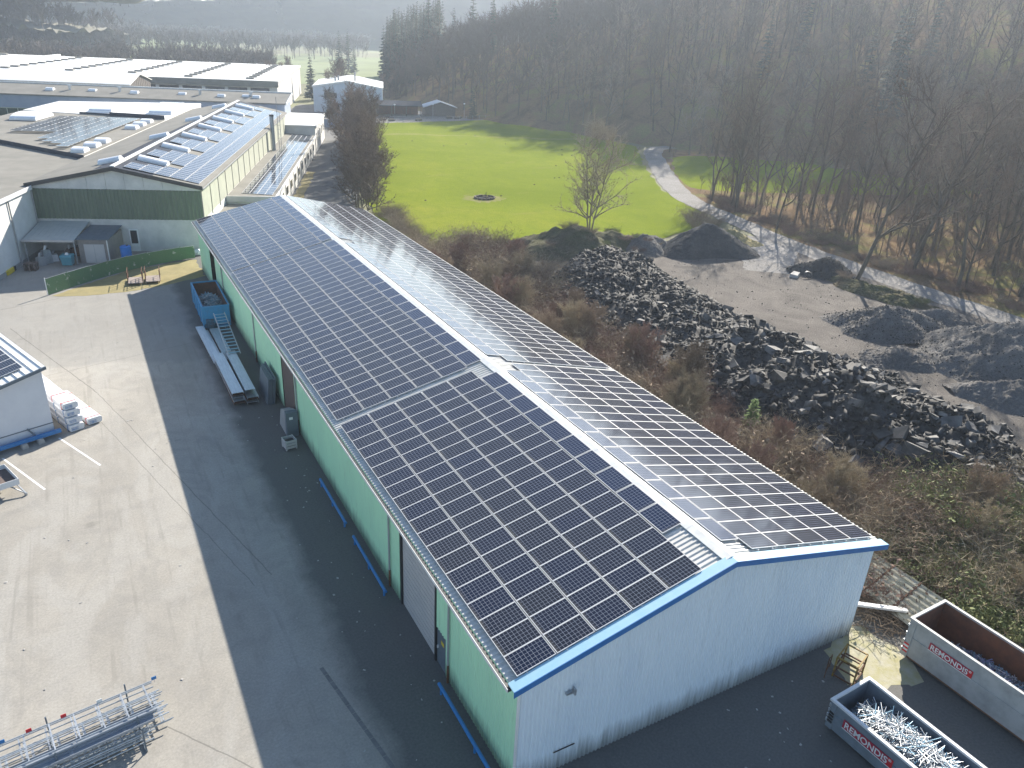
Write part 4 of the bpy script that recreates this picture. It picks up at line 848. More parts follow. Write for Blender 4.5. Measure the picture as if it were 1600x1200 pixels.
for x in (-.45,.45): MB().tube((x-.04,.3,.1),(x+.04,.3,.1),.1,.1,10).build('wheel', M['black'], tb)
MB().tube((0,0,1.25),(.05,.05,1.5),.25,.12,8).build('bag', M['foil'], tb)
for k in range(6):
    pa = thing('pallet', 'wooden pallet in the stack by the white wall, number %s up' % ('one','two','three','four','five','six')[k], 'pallet', hbw(-17.2,-8.2,k*.145), -R(TH)+random.Random(k).uniform(-.08,.08), 'pallets stacked by the white wall')
    for y in (-.4,-.2,0,.2,.4): MB().box(-.6,.6,y-.06,y+.06,.10,.125).build('board', M['rustwood'], pa)
    for x in (-.52,0,.52): MB().box(x-.07,x+.07,-.46,.46,0,.098).build('bearer', M['rustwood'], pa)
rr = random.Random(9)
for k, lb in enumerate(('grey machine part nearest the pallets under the carport','tall wrapped machine part under the carport','pale sack of rubbish under the carport','brown carton at the back of the carport','second brown carton at the back of the carport')):
    x, y = (-16.9,-16.6,-16.2,-15.2,-14.5)[k], (-6.2,-5.2,-4.4,-2.2,-2.0)[k]; j = thing('stored_goods', lb, 'stored goods', hbw(x,y,0), rr.uniform(0,1), 'goods under the carport')
    c = (M['grey'],M['galv'],M['foil'],M['rustwood'],M['rust'])[k]; h = (1.,1.6,.8,.9,1.0)[k]
    MB().hexa([(-.45,-.4,0),(.45,-.4,0),(.45,.4,0),(-.45,.4,0),(-.38,-.35,h),(.4,-.3,h*.95),(.35,.38,h),(-.42,.3,h*.9)]).build('body', c, j); MB().tube((-.2,-.1,h*.9),(.1,.1,h+.35),.1,.16,8).build('top', M['foil'] if k % 2 else M['grey'], j)
# green fence along the forecourt
M['greenfence'] = mat('green_sheet', (.075,.17,.085), .6, (.42,.45,.42), 1.6, lo=.62, hi=.68)
gf = thing('green_sheet_fence', 'green ribbed sheet fence running from the yard to the green hall', 'fence', (0,0,0))
FP = [(-15.4,71.0),(-13.4,72.8),(-11.3,74.6),(-9.3,76.2),(-7.3,77.5),(-5.2,78.5),(-3.2,79.3),(-1.4,79.9),(.2,80.3)]
for i, (a, b) in enumerate(zip(FP, FP[1:])):
    a = np.array(a); b = np.array(b); d = nrm(b-a); n = np.array((d[1],-d[0])); h = 1.75-.03*i
    mb = MB(); mb.corr(lambda t: (*(a+d*.01), t), lambda t: (*(b-d*.01), t), .06, h, .16, .035, (*n, 0)); mb.build('panel', M['greenfence'], gf)
    MB().box(-.04,.04,-.04,.04,0,h+.12).build('post', M['greenfence'] if i else M['white'], gf, (*(a-n*.06), 0))
    MB().bar((*a, h+.015), (*b, h+.015), .07, .03).build('top_rail', M['galv'], gf)
for k, lb in enumerate(('cage trolley on the verge, left one','cage trolley on the verge, right one')):
    tt = thing('cage_trolley', lb, 'trolley', (-7.05+k*1.75, 72.6, 0), R(-6), 'cage trolleys on the verge')
    MB().box(-.75,.75,-1.1,1.1,.22,.3).build('platform', mat('trolley_board_%d' % k, (.34,.29,.26), .9, (.25,.21,.19), 4), tt)
    for sx in (-.72,.72):
        for y in (-1.05,-.35,.35,1.05): MB().tube((sx,y,.3),(sx,y,1.45),.03,.03,6).build('upright', M['rust'], tt)
        for z in (.85,1.45): MB().tube((sx,-1.05,z),(sx,1.05,z),.03,.03,6).build('bar', M['rust'], tt)
    for x in (-.6,.6):
        for y in (-.9,.9): MB().tube((x-.04,y,.11),(x+.04,y,.11),.11,.11,10).build('wheel', M['black'], tt)
for k in range(3):
    s_ = thing('foil_sack', 'crumpled pale foil sack behind the fence, %s of three' % ('left','middle','right')[k], 'sack', hbw(-3.8+k*1.5,-1.4,0), .3*k, 'foil sacks behind the fence')
    mb = MB(); r3 = random.Random(k+3); n = 10; prev = None
    for i in range(5):
        rad = (.5,.62,.6,.45,.15)[i]; kk = mb.vs([(math.cos(j*.628)*rad*r3.uniform(.85,1.15), math.sin(j*.628)*rad*r3.uniform(.85,1.15), i*.17+r3.uniform(0,.05)) for j in range(n)])
        if prev is not None:
            for j in range(n): mb.f.append((prev+j, prev+(j+1)%n, kk+(j+1)%n, kk+j)); mb.m.append(0)
        prev = kk
    mb.f.append(tuple(prev+j for j in range(n))); mb.m.append(0); mb.build('bag', (M['foil'],M['foilblue'],M['foil'])[k], s_)

# ------------------------------------------------------------------ containers beside the gable
def container(label, loc, rz, w_, l_, h, mt, inm, sign_y, sign_l, sign_z, stripe):
    c = thing('roll_off_container', label, 'container', loc, rz, 'roll off containers by the gable')
    z0 = .2
    MB().box(0,w_,-l_,0,z0,z0+.08).build('floor', inm, c)
    for nm, a in (('side_wall',(0,.05,-l_,0)),('side_wall',(w_-.05,w_,-l_,0)),('end_wall',(.05,w_-.05,-.05,0)),('end_wall',(.05,w_-.05,-l_,-l_+.05))): MB().box(*a, z0+.08, h).build(nm, mt, c)
    MB().box(.052,.06,-l_+.06,-.06,z0+.1,h-.03).box(w_-.06,w_-.052,-l_+.06,-.06,z0+.1,h-.03).box(.06,w_-.06,-.06,-.052,z0+.1,h-.03).build('lining', inm, c)
    for nm, a in (('rim',(-.06,.09,-l_-.05,.05)),('rim',(w_-.09,w_+.06,-l_-.05,.05)),('rim',(.09,w_-.09,-.09,.05)),('rim',(.09,w_-.09,-l_-.05,-l_+.09))): MB().box(*a, h, h+.1).build(nm, M['alu'] if mt is M['steel_blue'] else mt, c)
    MB().box(-.03,-.002,-l_,-.35,z0+.55*(h-z0),z0+.55*(h-z0)+.05).build('side_rail', mt, c)
    MB().box(-.05,-.001,-.32,-.02,z0,h).build('corner_post', mt, c); MB().box(-.04,-.001,-l_,-l_+.12,z0,h).build('corner_post', mt, c)
    for k in range(4): MB().tube((-.06,-.03,z0+.3+k*(h-z0-.4)/3.6),(-.06,-.03,z0+.45+k*(h-z0-.4)/3.6),.05,.05,8).build('hinge', M['galv'], c)
    MB().box(.3,.5,-l_,-.1,0,z0).box(w_-.5,w_-.3,-l_,-.1,0,z0).build('runner', M['slate'], c)
    for x in (.35, w_-.35): MB().tube((x-.1,-.25,.1),(x+.1,-.25,.1),.1,.1,12).build('roller', M['galv'], c)
    if stripe:
        for k in range(5): MB().box(-.062,-.052,-.3,-.04,z0+.25+k*.11,z0+.25+k*.11+.105).build('warning_stripe', M['red'] if k % 2 == 0 else M['white'], c)
    else:
        for k in range(4): MB().box(-.1,-.052,-.3,-.08,z0+.35+k*.16,z0+.43+k*.16).build('ladder_step', M['black'], c)
    sg = MB().box(-.036,-.03,sign_y-sign_l,sign_y,sign_z,sign_z+sign_l*.19).build('sign', mat('sign_red', (.33,.02,.05), .5, (.42,.03,.06), 2), c)
    MB().box(-.042,-.037,sign_y-sign_l,sign_y-sign_l*.9,sign_z,sign_z+sign_l*.19).build('sign_end', M['red'], sg)
    MB().box(-.0385,-.0365,sign_y-sign_l,sign_y,sign_z-.045,sign_z-.006).build('sign_line', M['white'], sg)
    def letters(body, size, y, z, width=None):
        fc = bpy.data.curves.new('lettering', 'FONT'); fc.body = body; fc.size = size; fc.offset = size*.018; fc.extrude = .002
        fo = bpy.data.objects.new('lettering', fc); COL.objects.link(fo); bpy.context.view_layer.update()
        me = bpy.data.meshes.new_from_object(fo.evaluated_get(bpy.context.evaluated_depsgraph_get())); k = width/max(fo.dimensions.x, .01) if width else 1
        bpy.data.objects.remove(fo); me.materials.clear(); me.materials.append(M['white'])
        lo = link('lettering', me, sg); lo.matrix_local = Matrix(((0,0,-1,-.0445),(-1,0,0,y),(0,1,0,z),(0,0,0,1))) @ Matrix.Diagonal((k, 1, 1, 1))
    letters('REMONDIS', sign_l*.19, sign_y-sign_l*.03, sign_z+sign_l*.028, sign_l*.86)
    letters('\u00ae', sign_l*.07, sign_y-sign_l*.915, sign_z+sign_l*.12)
    return c
container('low blue grey container full of bright scrap strips in the bottom right corner', (13.9,-3.5,0), R(2.2), 2.5, 6.6, 1.6, M['steel_blue'], M['steel_blue'], -.75, 2.35, .78, False)
container('tall grey container with rusty inside behind the low one', (20.8,-2.15,0), R(1.7), 2.7, 7.2, 2.3, M['steel_grey'], M['rustin'], -1.15, 2.1, 1.42, True)
def cpos(x0, y0, rz, dx, dy, z): return (x0+dx*math.cos(rz)-dy*math.sin(rz), y0+dx*math.sin(rz)+dy*math.cos(rz), z)
scrap('scrap_metal', 'bright tangled scrap strips filling the low container', cpos(13.9,-3.5,R(2.2),.08,-6.5,.3), R(2.2), 2.34, 6.1, 1.3, 2300, 2, [M['scrapw'],M['scrapw'],M['galv'],M['scrapb'],M['scrapd']], .4, 1.7, th=.026)
scrap('scrap_metal', 'violet blue scrap shavings in the tall rusty container', cpos(20.8,-2.15,R(1.7),.1,-7.0,.3), R(1.7), 2.5, 6.2, 1.15, 1300, 3, [M['scrapp'],M['scrapb'],M['scrapd'],M['scrapw']], .15, .5, th=.035)
yr = thing('tube_rack', 'rusty yellow tubular rack beside the gable corner', 'rack', (16.95,-2.5,0), R(18))
M['ochre'] = mat('ochre_steel', (.36,.24,.05), .7, (.14,.08,.03), 4)
for x in (0,1.2):
    for y in (0,.95): MB().box(x-.035,x+.035,y-.035,y+.035,0,1.2).build('upright', M['ochre'], yr)
for z in (.1,.62,1.17):
    for a, b in (((0,0),(1.2,0)),((0,.95),(1.2,.95)),((0,0),(0,.95)),((1.2,0),(1.2,.95))): MB().bar((*a,z),(*b,z),.06,.06).build('bar', M['ochre'] if z > 1 else M['rust'], yr)
MB().bar((.35,0,1.16),(.35,.95,1.16),.05,.05).bar((.6,0,.62),(.6,.95,.62),.05,.05).build('bar', M['rust'], yr)
gt = thing('metal_tube_frame', 'thin rusty tube frame leaning left of the yellow rack', 'frame', (16.2,-1.5,0), R(25))
for p, q in (((0,0,0),(.1,0,1.1)),((.9,0,0),(.85,0,.8)),((.1,0,1.1),(.85,0,.8)),((0,0,.4),(.9,0,.3))): MB().tube(p,q,.022,.022,6).build('tube', M['rust'], gt)
bmw = thing('white_beam', 'white rectangular beam lying on brushwood beside the hall corner', 'beam', (21.3,.95,.62), 0); MB().bar((0,0,0),(2.0,-1.55,.02),.28,.12).build('beam', M['white'], bmw)
cfn = thing('corrugated_fence', 'leaning pale corrugated sheet fence behind the hall corner', 'fence', (24.0,-1.6,0), 0)
M['oldsheet'] = mat('old_fibre_cement', (.46,.44,.36), .9, (.30,.29,.22), 2)
for k in range(4):
    y0, y1 = k*1.6, k*1.6+1.57; zz = .04*(k % 2)
    mb = MB(); mb.corr(lambda t: (-1.3+t, y0, .35+t*.42+zz), lambda t: (-1.3+t, y1, .35+t*.42+zz), 0, 2.3, .3, .06, (-.38,0,.92)); mb.build('sheet', M['oldsheet'], cfn)
    MB().bar((-1.35,y0+.02,.36), (1.0,y0+.02,1.36), .1, .1).build('beam', M['rust'], cfn); MB().box(-.2,-.08,y0-.05,y0+.06,0,.8).build('post', M['rust'], cfn)

# ------------------------------------------------------------------ heaps on the gravel lot
def inpoly(x, y, poly):
    c = False; n = len(poly); j = n-1
    for i in range(n):
        if (poly[i][1] > y) != (poly[j][1] > y) and x < (poly[j][0]-poly[i][0])*(y-poly[i][1])/(poly[j][1]-poly[i][1])+poly[i][0]: c = not c
        j = i
    return c
def vnoise(x, y, s, seed):
    r = np.random.default_rng(seed); o = np.zeros_like(x); a = 1.
    for k in range(4):
        p = r.uniform(0, 6.28, 4); f = s*1.9**k
        o += a*np.sin(x*f+p[0]+1.3*np.sin(y*f*.7+p[1]))*np.sin(y*f*1.1+p[2]+1.1*np.sin(x*f*.8+p[3])); a *= .55
    return o
HEAPS = []
def heap(name, label, cx, cy, rx, ry, h, rot, mt, seed, cat='heap', rough=.25, sharp=1.):
    n = 90; u = np.linspace(-1, 1, n); X, Y = np.meshgrid(u, u); r = np.sqrt(X*X+Y*Y); a = np.arctan2(Y, X)
    edge = 1+.13*np.sin(3*a+seed)+.09*np.sin(5*a+seed*2.1); q = np.clip(1-r/edge/.97, -.25, 1)
    rc = 1-np.clip(q, 0, 1); Z = h*np.where(q > 0, (1-np.sqrt(rc*rc+.03)*.985)/.83, q*.6)
    wx = cx+math.cos(rot)*X*rx-math.sin(rot)*Y*ry; wy = cy+math.sin(rot)*X*rx+math.cos(rot)*Y*ry
    Z = Z+np.where(q > 0, vnoise(wx, wy, .55, seed)*rough*np.sqrt(np.clip(q, 0, 1))+np.random.default_rng(seed).normal(0, .05, Z.shape)+vnoise(wx, wy, 2.2, seed+5)*.09*np.clip(q*4, 0, 1), 0)
    ix = np.arange(n*n).reshape(n, n); V = np.c_[(wx-cx).ravel(), (wy-cy).ravel(), Z.ravel()]
    F = np.stack([ix[:-1,:-1], ix[:-1,1:], ix[1:,1:], ix[1:,:-1]], -1).reshape(-1, 4)
    keep = (Z.ravel()[F] > -.2).any(1); F = F[keep]
    o = np_mesh(name, V, F, mt, None, smooth=True); o.location = (cx, cy, 0); tag(o, label, cat); HEAPS.append((o, wx, wy, Z)); return o
def stone_mesh(seed, flat):
    r = np.random.default_rng(seed); b = np.array([(-1,-1,-1),(1,-1,-1),(1,1,-1),(-1,1,-1),(-1,-1,1),(1,-1,1),(1,1,1),(-1,1,1)], float)*(.5, .38, flat); b += r.uniform(-.16, .16, b.shape)*(1, 1, .5)
    b[4+int(r.integers(4))] *= (.55, .55, .8)
    return b
SF = np.array([(3,2,1,0),(4,5,6,7),(0,1,5,4),(1,2,6,5),(2,3,7,6),(3,0,4,7)])
STB = [stone_mesh(i, (.12, .2, .3, .16)[i % 4]) for i in range(10)]
M['slatestuff'] = mat('slate_rubble', (.02,.02,.021), .8, (.11,.108,.105), 1.6, 6, .42, .78, spec=.3)
def rot3(r):
    q = r.normal(size=4); q[1:3] *= .45; q /= np.linalg.norm(q); w_, x, y, z = q
    return np.array([[1-2*(y*y+z*z),2*(x*y-z*w_),2*(x*z+y*w_)],[2*(x*y+z*w_),1-2*(x*x+z*z),2*(y*z-x*w_)],[2*(x*z-y*w_),2*(y*z+x*w_),1-2*(x*x+y*y)]])
def stones(name, pts, sizes, mt, parent, seed):
    r = np.random.default_rng(seed); V = []; F = []
    for i, (p, s) in enumerate(zip(pts, sizes)):
        V.append(STB[int(r.integers(10))]@rot3(r).T*s+p); F.append(SF+8*i)
    return np_mesh(name, np.concatenate(V), np.concatenate(F), mt, parent)
# the long ridge of broken slate
rub = thing('rubble_ridge', 'long dark ridge of broken slate blocks between scrub and gravel lot', 'rubble heap')
SPINE = np.array([(47.5,64.5),(45.0,58),(42.2,48),(40.5,38),(40.3,28),(40.6,18),(41.2,9),(41.6,4.5)])
SPW = [3., 7.4, 8.6, 8.4, 8.8, 9.0, 8.2, 3.5]; SPH = [.6, 2.9, 2.6, 2.4, 2.8, 3.4, 3.0, .5]
def rub_z(x, y):
    t = np.interp(-np.asarray(y), -SPINE[:, 1], np.arange(8.)); cx = np.interp(t, np.arange(8), SPINE[:, 0]); hw = np.interp(t, np.arange(8), SPW); hh = np.interp(t, np.arange(8), SPH)
    k = np.clip(1-np.abs(x-cx)/hw, 0, 1); end = np.clip((y-3.2)/3, 0, 1)*np.clip((66-y)/3, 0, 1)
    return end*(hh*np.sin(k*math.pi/2)**.9*(1+.25*vnoise(np.asarray(x, float), np.asarray(y, float), .5, 4)*np.minimum(1, k*3)))-.06
X, Y = np.meshgrid(np.arange(29, 53, .5), np.arange(2, 67, .5)); Z = rub_z(X, Y); ny, nx = X.shape; ix = np.arange(nx*ny).reshape(ny, nx)
F = np.stack([ix[:-1,:-1], ix[:-1,1:], ix[1:,1:], ix[1:,:-1]], -1).reshape(-1, 4); F = F[(Z.ravel()[F] > .02).any(1)]
np_mesh('rubble_bed', np.c_[X.ravel(), Y.ravel(), Z.ravel()], F, M['slatestuff'], rub)
r = np.random.default_rng(21)
def rub_pts(n):
    out = []
    while len(out) < n:
        x, y = r.uniform(30, 51), r.uniform(3.5, 66); z = float(rub_z(np.array(x), np.array(y)))
        if z > .12: out.append((x, y, z))
    return np.array(out)
pts = rub_pts(11000)
stones('small_rubble', pts+(0, 0, .02), np.clip(.10+r.exponential(.16, 11000), .1, .85), M['slatestuff'], rub, 5)['kind'] = 'stuff'
STM = []
for b in STB:
    me = bpy.data.meshes.new('stone'); me.from_pydata([tuple(p) for p in b], [], [tuple(int(i) for i in f) for f in SF]); me.materials.append(M['slatest']); me.update(); STM.append(me)
pts = rub_pts(1400); d = np.linalg.norm(pts-np.array(CP), axis=1); vis = (pts[:, 0] > np.interp(-pts[:, 1], -SPINE[:, 1], SPINE[:, 0])-7)
pts = pts[np.argsort(d*r.uniform(.75, 1.3, len(d)))][:296]
for p in pts:
    o = link('stone', STM[int(r.integers(10))], rub, tuple(p+(0, 0, .12))); s = min(1.7, .42+r.exponential(.30)); o.scale = (s, s, s); o.rotation_euler = (r.normal(0, .45), r.normal(0, .45), r.uniform(0, 6.28))
# heaps
heap('earth_mound', 'overgrown earth mound below the bare twin stemmed tree', 47.5, 68.5, 13, 5.2, 2.9, -.12, M['earth'], 1, 'mound', .5)
heap('earth_mound', 'small grey earth mound left of the dark gravel heap', 57, 64.5, 5, 3.2, 2.2, .2, M['greygravel'], 2, 'mound', .35)
heap('gravel_heap', 'smooth dark gravel heap at the meadow corner', 64.6, 61.5, 7.8, 4.8, 3.8, -.35, M['darkgravel'], 3, 'gravel heap', .1, .8)
heap('grass_mound', 'low grassy mound between dark gravel heap and road', 72.5, 64.5, 4.6, 3.0, 1.5, -.7, M['verge'], 4, 'mound', .3)
heap('rubbish_mound', 'dark mound with old tyres beside the road', 72.2, 47.2, 4.6, 3.2, 2.3, -.6, M['darkgravel'], 5, 'mound', .35)
heap('verge_mound', 'overgrown low bank running along the road', 71.5, 38.5, 7.5, 2.4, 1.3, -1.45, M['earth'], 6, 'mound', .4)
heap('gravel_heap', 'pale grey gravel heap in the middle of the lot edge', 62, 29.5, 6.8, 4.6, 2.5, -.5, M['greygravel'], 7, 'gravel heap', .12, .75)
heap('gravel_heap', 'biggest dark grey gravel heap at the right edge', 64.5, 18.5, 9.5, 7.5, 3.9, -.6, M['greygravel'], 8, 'gravel heap', .35, .8)
heap('gravel_heap', 'grey gravel heap cut off by the right edge beside the road', 73.0, 17.5, 5.5, 4.5, 2.6, .2, M['greygravel'], 9, 'gravel heap', .2, .8)
heap('gravel_heap', 'low grey gravel heap between the middle heap and the slate ridge', 55.5, 23.5, 4.4, 3.2, 1.3, -.4, M['greygravel'], 10, 'gravel heap', .25)
heap('gravel_heap', 'low grey gravel heap behind the two larger heaps', 69, 28, 4.6, 3.4, 1.7, -.9, M['greygravel'], 11, 'gravel heap', .25)
heap('gravel_heap', 'low grey gravel heap before the biggest heap at the right edge', 57.5, 13.5, 5.4, 4.0, 1.7, -.5, M['greygravel'], 12, 'gravel heap', .3)
rg = np.random.default_rng(31)
for hp, mt in ((HEAPS[7], 'greygravel'), (HEAPS[6], 'greygravel'), (HEAPS[8], 'greygravel'), (HEAPS[4], 'slatestuff')):
    o, wx, wy, Z = hp; k = rg.integers(0, Z.size, 2600); k = k[Z.ravel()[k] > .15]
    P_ = np.c_[wx.ravel()[k]-o.location.x+rg.normal(0,.15,len(k)), wy.ravel()[k]-o.location.y+rg.normal(0,.15,len(k)), Z.ravel()[k]]
    stones('loose_gravel', P_, rg.uniform(.06, .16, len(k)), M['slatestuff'] if mt == 'slatestuff' else M['concrete'] if rg.random() < .0 else M['slatest'], o, 8)['kind'] = 'stuff'
P_ = []
while len(P_) < 420:
    x, y = rg.uniform(46, 74), rg.uniform(6, 60)
    if x > np.interp(-y, -SPINE[:, 1], SPINE[:, 0])+5.5: P_.append((x, y, .03))
tag(stones('loose_gravel', np.array(P_), rg.uniform(.05, .16, 420), M['slatest'], None, 9), 'loose stones strewn over the gravel lot', 'gravel', kind='stuff')
for k, (x, y, c, lb) in enumerate(((68.6,46.6,'black','dark tyre lying at the rubbish mound'),(70.8,45.4,'white','tyre with a white rim at the rubbish mound'))):
    ty = thing('tyre', lb, 'tyre', (x, y, .45), .3); mb = MB(); n = 18; prof = [(.32,-.1),(.5,-.11),(.56,0),(.5,.11),(.32,.1)]
    rings = [mb.vs([(math.cos(a*2*math.pi/n)*p[0], math.sin(a*2*math.pi/n)*p[0], p[1]) for a in range(n)]) for p in prof]
    for a, b in zip(rings, rings[1:]):
        for i in range(n): mb.f.append((a+i, a+(i+1)%n, b+(i+1)%n, b+i)); mb.m.append(0)
    mb.build('tread', M['black'], ty, None, (.5, -.35, 0), True)
    mb = MB(); mb.tube((0,0,-.04),(0,0,.06),.34 if k else .06,.34 if k else .06,14); mb.build('rim', M[c], ty, None, (.5, -.35, 0))
for k, (x, y, z, lb) in enumerate(((67.4,47.6,.3,'pale concrete slab lying beside the dark tyre'),(72.2,43.6,.25,'pale concrete lump below the rubbish mound'))):
    s_ = thing('concrete_slab', lb, 'concrete slab', (x, y, z), .5+k); MB().hexa([(-.8,-.5,-.25),(.8,-.45,-.25),(.75,.5,-.25),(-.7,.55,-.25),(-.75,-.45,.1),(.7,-.4,.2),(.7,.4,.25),(-.65,.5,.15)]).build('slab', M['concrete'], s_)
# fire pit on the meadow
fp = thing('fire_pit', 'round fire pit of logs in a bare ring on the meadow', 'fire pit', (50.8, 102.5, 0))
mb = MB(); rr = random.Random(3); mb.face([(math.cos(a*.15708)*rr.uniform(2.4,4.6), math.sin(a*.15708)*rr.uniform(2.2,4.2), .02) for a in range(40)]); mb.build('bare_ring', mat('worn_earth', (.24,.21,.11), 1., (.18,.21,.04), .9, lo=.38, hi=.62, spec=0), fp)
mb = MB(); mb.face([(math.cos(a*.5236)*1.5, math.sin(a*.5236)*1.4, .04) for a in range(12)]); mb.build('ash', M['darkgravel'], fp)
for k in range(14):
    a = k*.4488; b = a+.36; MB().tube((math.cos(a)*1.75,math.sin(a)*1.6,.18),(math.cos(b)*1.75,math.sin(b)*1.6,.2),.18,.16,7).build('log', M['bark'], fp)
for k in range(8): MB().tube((rr.uniform(-1,1),rr.uniform(-1,1),.1),(rr.uniform(-1,1),rr.uniform(-1,1),.35),.07,.05,5).build('stick', M['bark'], fp)
MB().tube((.2,0,0),(.25,0,1.1),.05,.05,6).build('stake', M['bark'], fp)
rr = random.Random(6); mb = MB()
for k in range(34):
    x, y = rr.uniform(34,100), rr.uniform(80,200)
    if inpoly(x, y, [(30,100),(60,75),(84,100),(110,140),(100,200),(64,190)]): mb.tube((x,y,-.02),(x,y,.14),.3,.08,6)
tag(mb.build('molehills', M['earth']), 'small dark molehills dotted over the meadow', 'molehills', kind='stuff')
sheet('scrub_ground', ragged([(20.3,3.3),(24.3,-3),(34,-8),(47,-6),(49,4),(44,50),(49,66),(40,74),(27,73),(20.3,72)], .4, 2, 14), .009, mat('scrub_soil', (.05,.042,.03), .95, (.09,.075,.05), .8, world=True, bump=.8, bscale=4))

# ------------------------------------------------------------------ vegetation
def unit(v): return v/np.linalg.norm(v)
class Veg:
    """collects tapered tubes and thin slivers as triangles"""
    def __init__(s): s.V = []; s.F = []; s.n = 0
    def add(s, V, F): s.V.append(V); s.F.append(np.asarray(F)+s.n); s.n += len(V)
    def tube(s, a, b, r0, r1, n=3):
        d = unit(b-a); t = np.array((0,0,1.)) if abs(d[2]) < .9 else np.array((1.,0,0)); x = unit(np.cross(d, t)); y = np.cross(d, x)
        an = np.arange(n)*2*math.pi/n; c = np.cos(an)[:, None]*x+np.sin(an)[:, None]*y
        F = []
        for i in range(n):
            j = (i+1) % n; F += [(i, j, n+j), (i, n+j, n+i)]
        s.add(np.concatenate([a+c*r0, b+c*r1]), F)
    def sliver(s, a, b, w_, rng):
        d = b-a; x = np.cross(d, rng.normal(size=3)); x = x/np.linalg.norm(x)*w_/2; s.add(np.array([a-x, a+x, b]), [(0, 1, 2)])
    def ribbon(s, pts, w_, rng):
        x = np.cross(pts[-1]-pts[0], rng.normal(size=3)); x = x/np.linalg.norm(x)*w_/2; V = []; n = len(pts)
        for i, p in enumerate(pts): k = 1-.8*i/(n-1); V += [p-x*k, p+x*k]
        F = []
        for i in range(n-1): F += [(2*i, 2*i+1, 2*i+3), (2*i, 2*i+3, 2*i+2)]
        s.add(np.array(V), F)
    def arr(s): return np.concatenate(s.V), np.concatenate(s.F)
    def mesh(s, name, mt):
        V, F = s.arr(); o = np_mesh(name, V, F, mt); me = o.data; bpy.data.objects.remove(o); return me
def grow_tree(seed, h, start=.3, limbs=2, spread=1., lean=0., twigs=5, dense=1., tw=.035, stems=1):
    rng = np.random.default_rng(seed); T = Veg(); C = Veg()
    def twig(p, d, L):
        dd = unit(d+rng.normal(size=3)*.55+(0, 0, .15)); C.sliver(p, p+dd*L, tw*rng.uniform(.7, 1.3), rng)
    def branch(p, d, L, r, lev):
        n = (7, 5, 3)[lev]; sl = L/n
        for i in range(n):
            q = p+d*sl; r2 = r*(1-.82*(i+1)/n) if lev else r*(1-.75*(i+1)/n)
            r1 = r*(1-.82*i/n) if lev else r*(1-.75*i/n)
            (T if lev == 0 or (lev == 1) else C).tube(p, q, max(r1, .012), max(r2, .01), 6 if lev == 0 else 4 if lev == 1 else 3)
            if lev == 0 and (i+1)/n >= start:
                for k in range(limbs if i < n-1 else limbs+1):
                    a = rng.uniform(0, 6.28); el = rng.uniform(.35, .95); dd = np.array((math.cos(a)*math.cos(el), math.sin(a)*math.cos(el), math.sin(el))); dd[:2] *= spread
                    branch(q, unit(dd+d*.25), L*rng.uniform(.26, .42)*(1.15-.55*i/n), r2*.6+.03, 1)
            elif lev == 1 and i >= 1:
                for k in range(int(2*dense+rng.random())):
                    dd = unit(d*.8+rng.normal(size=3)*.6+(0, 0, .25)); branch(q, dd, L*rng.uniform(.28, .5), r2*.6+.026, 2)
            elif lev == 2:
                for k in range(twigs): twig(q, d, rng.uniform(.5, 1.25)*h/18)
            d = unit(d+rng.normal(size=3)*(.07, .16, .2)[lev]+(0, 0, (.06, .12, .06)[lev])); p = q
    for s in range(stems):
        a = s*6.28/stems+rng.uniform(0, 1); ln = lean if stems == 1 else .16
        branch(np.array((.35*math.cos(a)*(stems > 1), .35*math.sin(a)*(stems > 1), -.3)), unit(np.array((math.cos(a)*ln, math.sin(a)*ln, 1.))), h, h*(.0135 if stems == 1 else .011), 0)
    return T, C
def conifer(seed, h, wd, n=16, m=13):
    rng = np.random.default_rng(seed); T = Veg(); C = Veg(); T.tube(np.array((0,0,-.3)), np.array((0,0,h*.97)), h*.014, .02, 6)
    for i in range(n):
        f = .1+.9*i/n; z = h*f; L = wd*(1-f)**.85+.25
        for k in range(m):
            a = rng.uniform(0, 6.28); l = L*rng.uniform(.7, 1.1); d = np.array((math.cos(a), math.sin(a), rng.uniform(-.35, .05))); b = np.array((0, 0, z+rng.uniform(-.3, .3)*h/n)); e = b+d*l
            sd = np.array((-math.sin(a), math.cos(a), 0))*l*.22; dr = np.array((0, 0, -l*.16))
            C.add(np.array([b, b+d*l*.55+sd+dr, e, b+d*l*.55-sd+dr]), [(0, 1, 2), (0, 2, 3)])
            for q in range(3):
                p = b+d*l*rng.uniform(.3, .95); C.sliver(p, p+np.array((rng.normal()*.3, rng.normal()*.3, -.35))*l*.35, l*.13, rng)
    return T, C
def shrub(seed, h, wd, stems=85, tw=3, leaf=0, th=.03):
    rng = np.random.default_rng(seed); C = Veg()
    for k in range(stems):
        a = rng.uniform(0, 6.28); r0 = wd*.45*math.sqrt(rng.random()); p = np.array((math.cos(a)*r0, math.sin(a)*r0, -.1)); a2 = a+rng.normal(0, .8); L = h*rng.uniform(.6, 1.15); d = unit(np.array((math.cos(a2)*.45, math.sin(a2)*.45, 1.))); pts = [p]
        for i in range(4):
            p = p+d*L/4; pts.append(p); d = unit(d+np.array((math.cos(a2)*.22, math.sin(a2)*.22, -.22))+rng.normal(size=3)*.13)
        C.ribbon(pts, th, rng)
        for i in range(1, 5):
            for q in range(tw):
                dd = unit(rng.normal(size=3)+(0, 0, .35)); C.sliver(pts[i], pts[i]+dd*rng.uniform(.2, .55)*h/2.2, th*.8, rng)
            for q in range(leaf):
                c = pts[i]+rng.normal(size=3)*.22; u = rng.normal(size=3)*.035; v = rng.normal(size=3)*.035; C.add(np.array([c-u, c+v, c+u, c-v]), [(0, 1, 2), (0, 2, 3)])
    return C
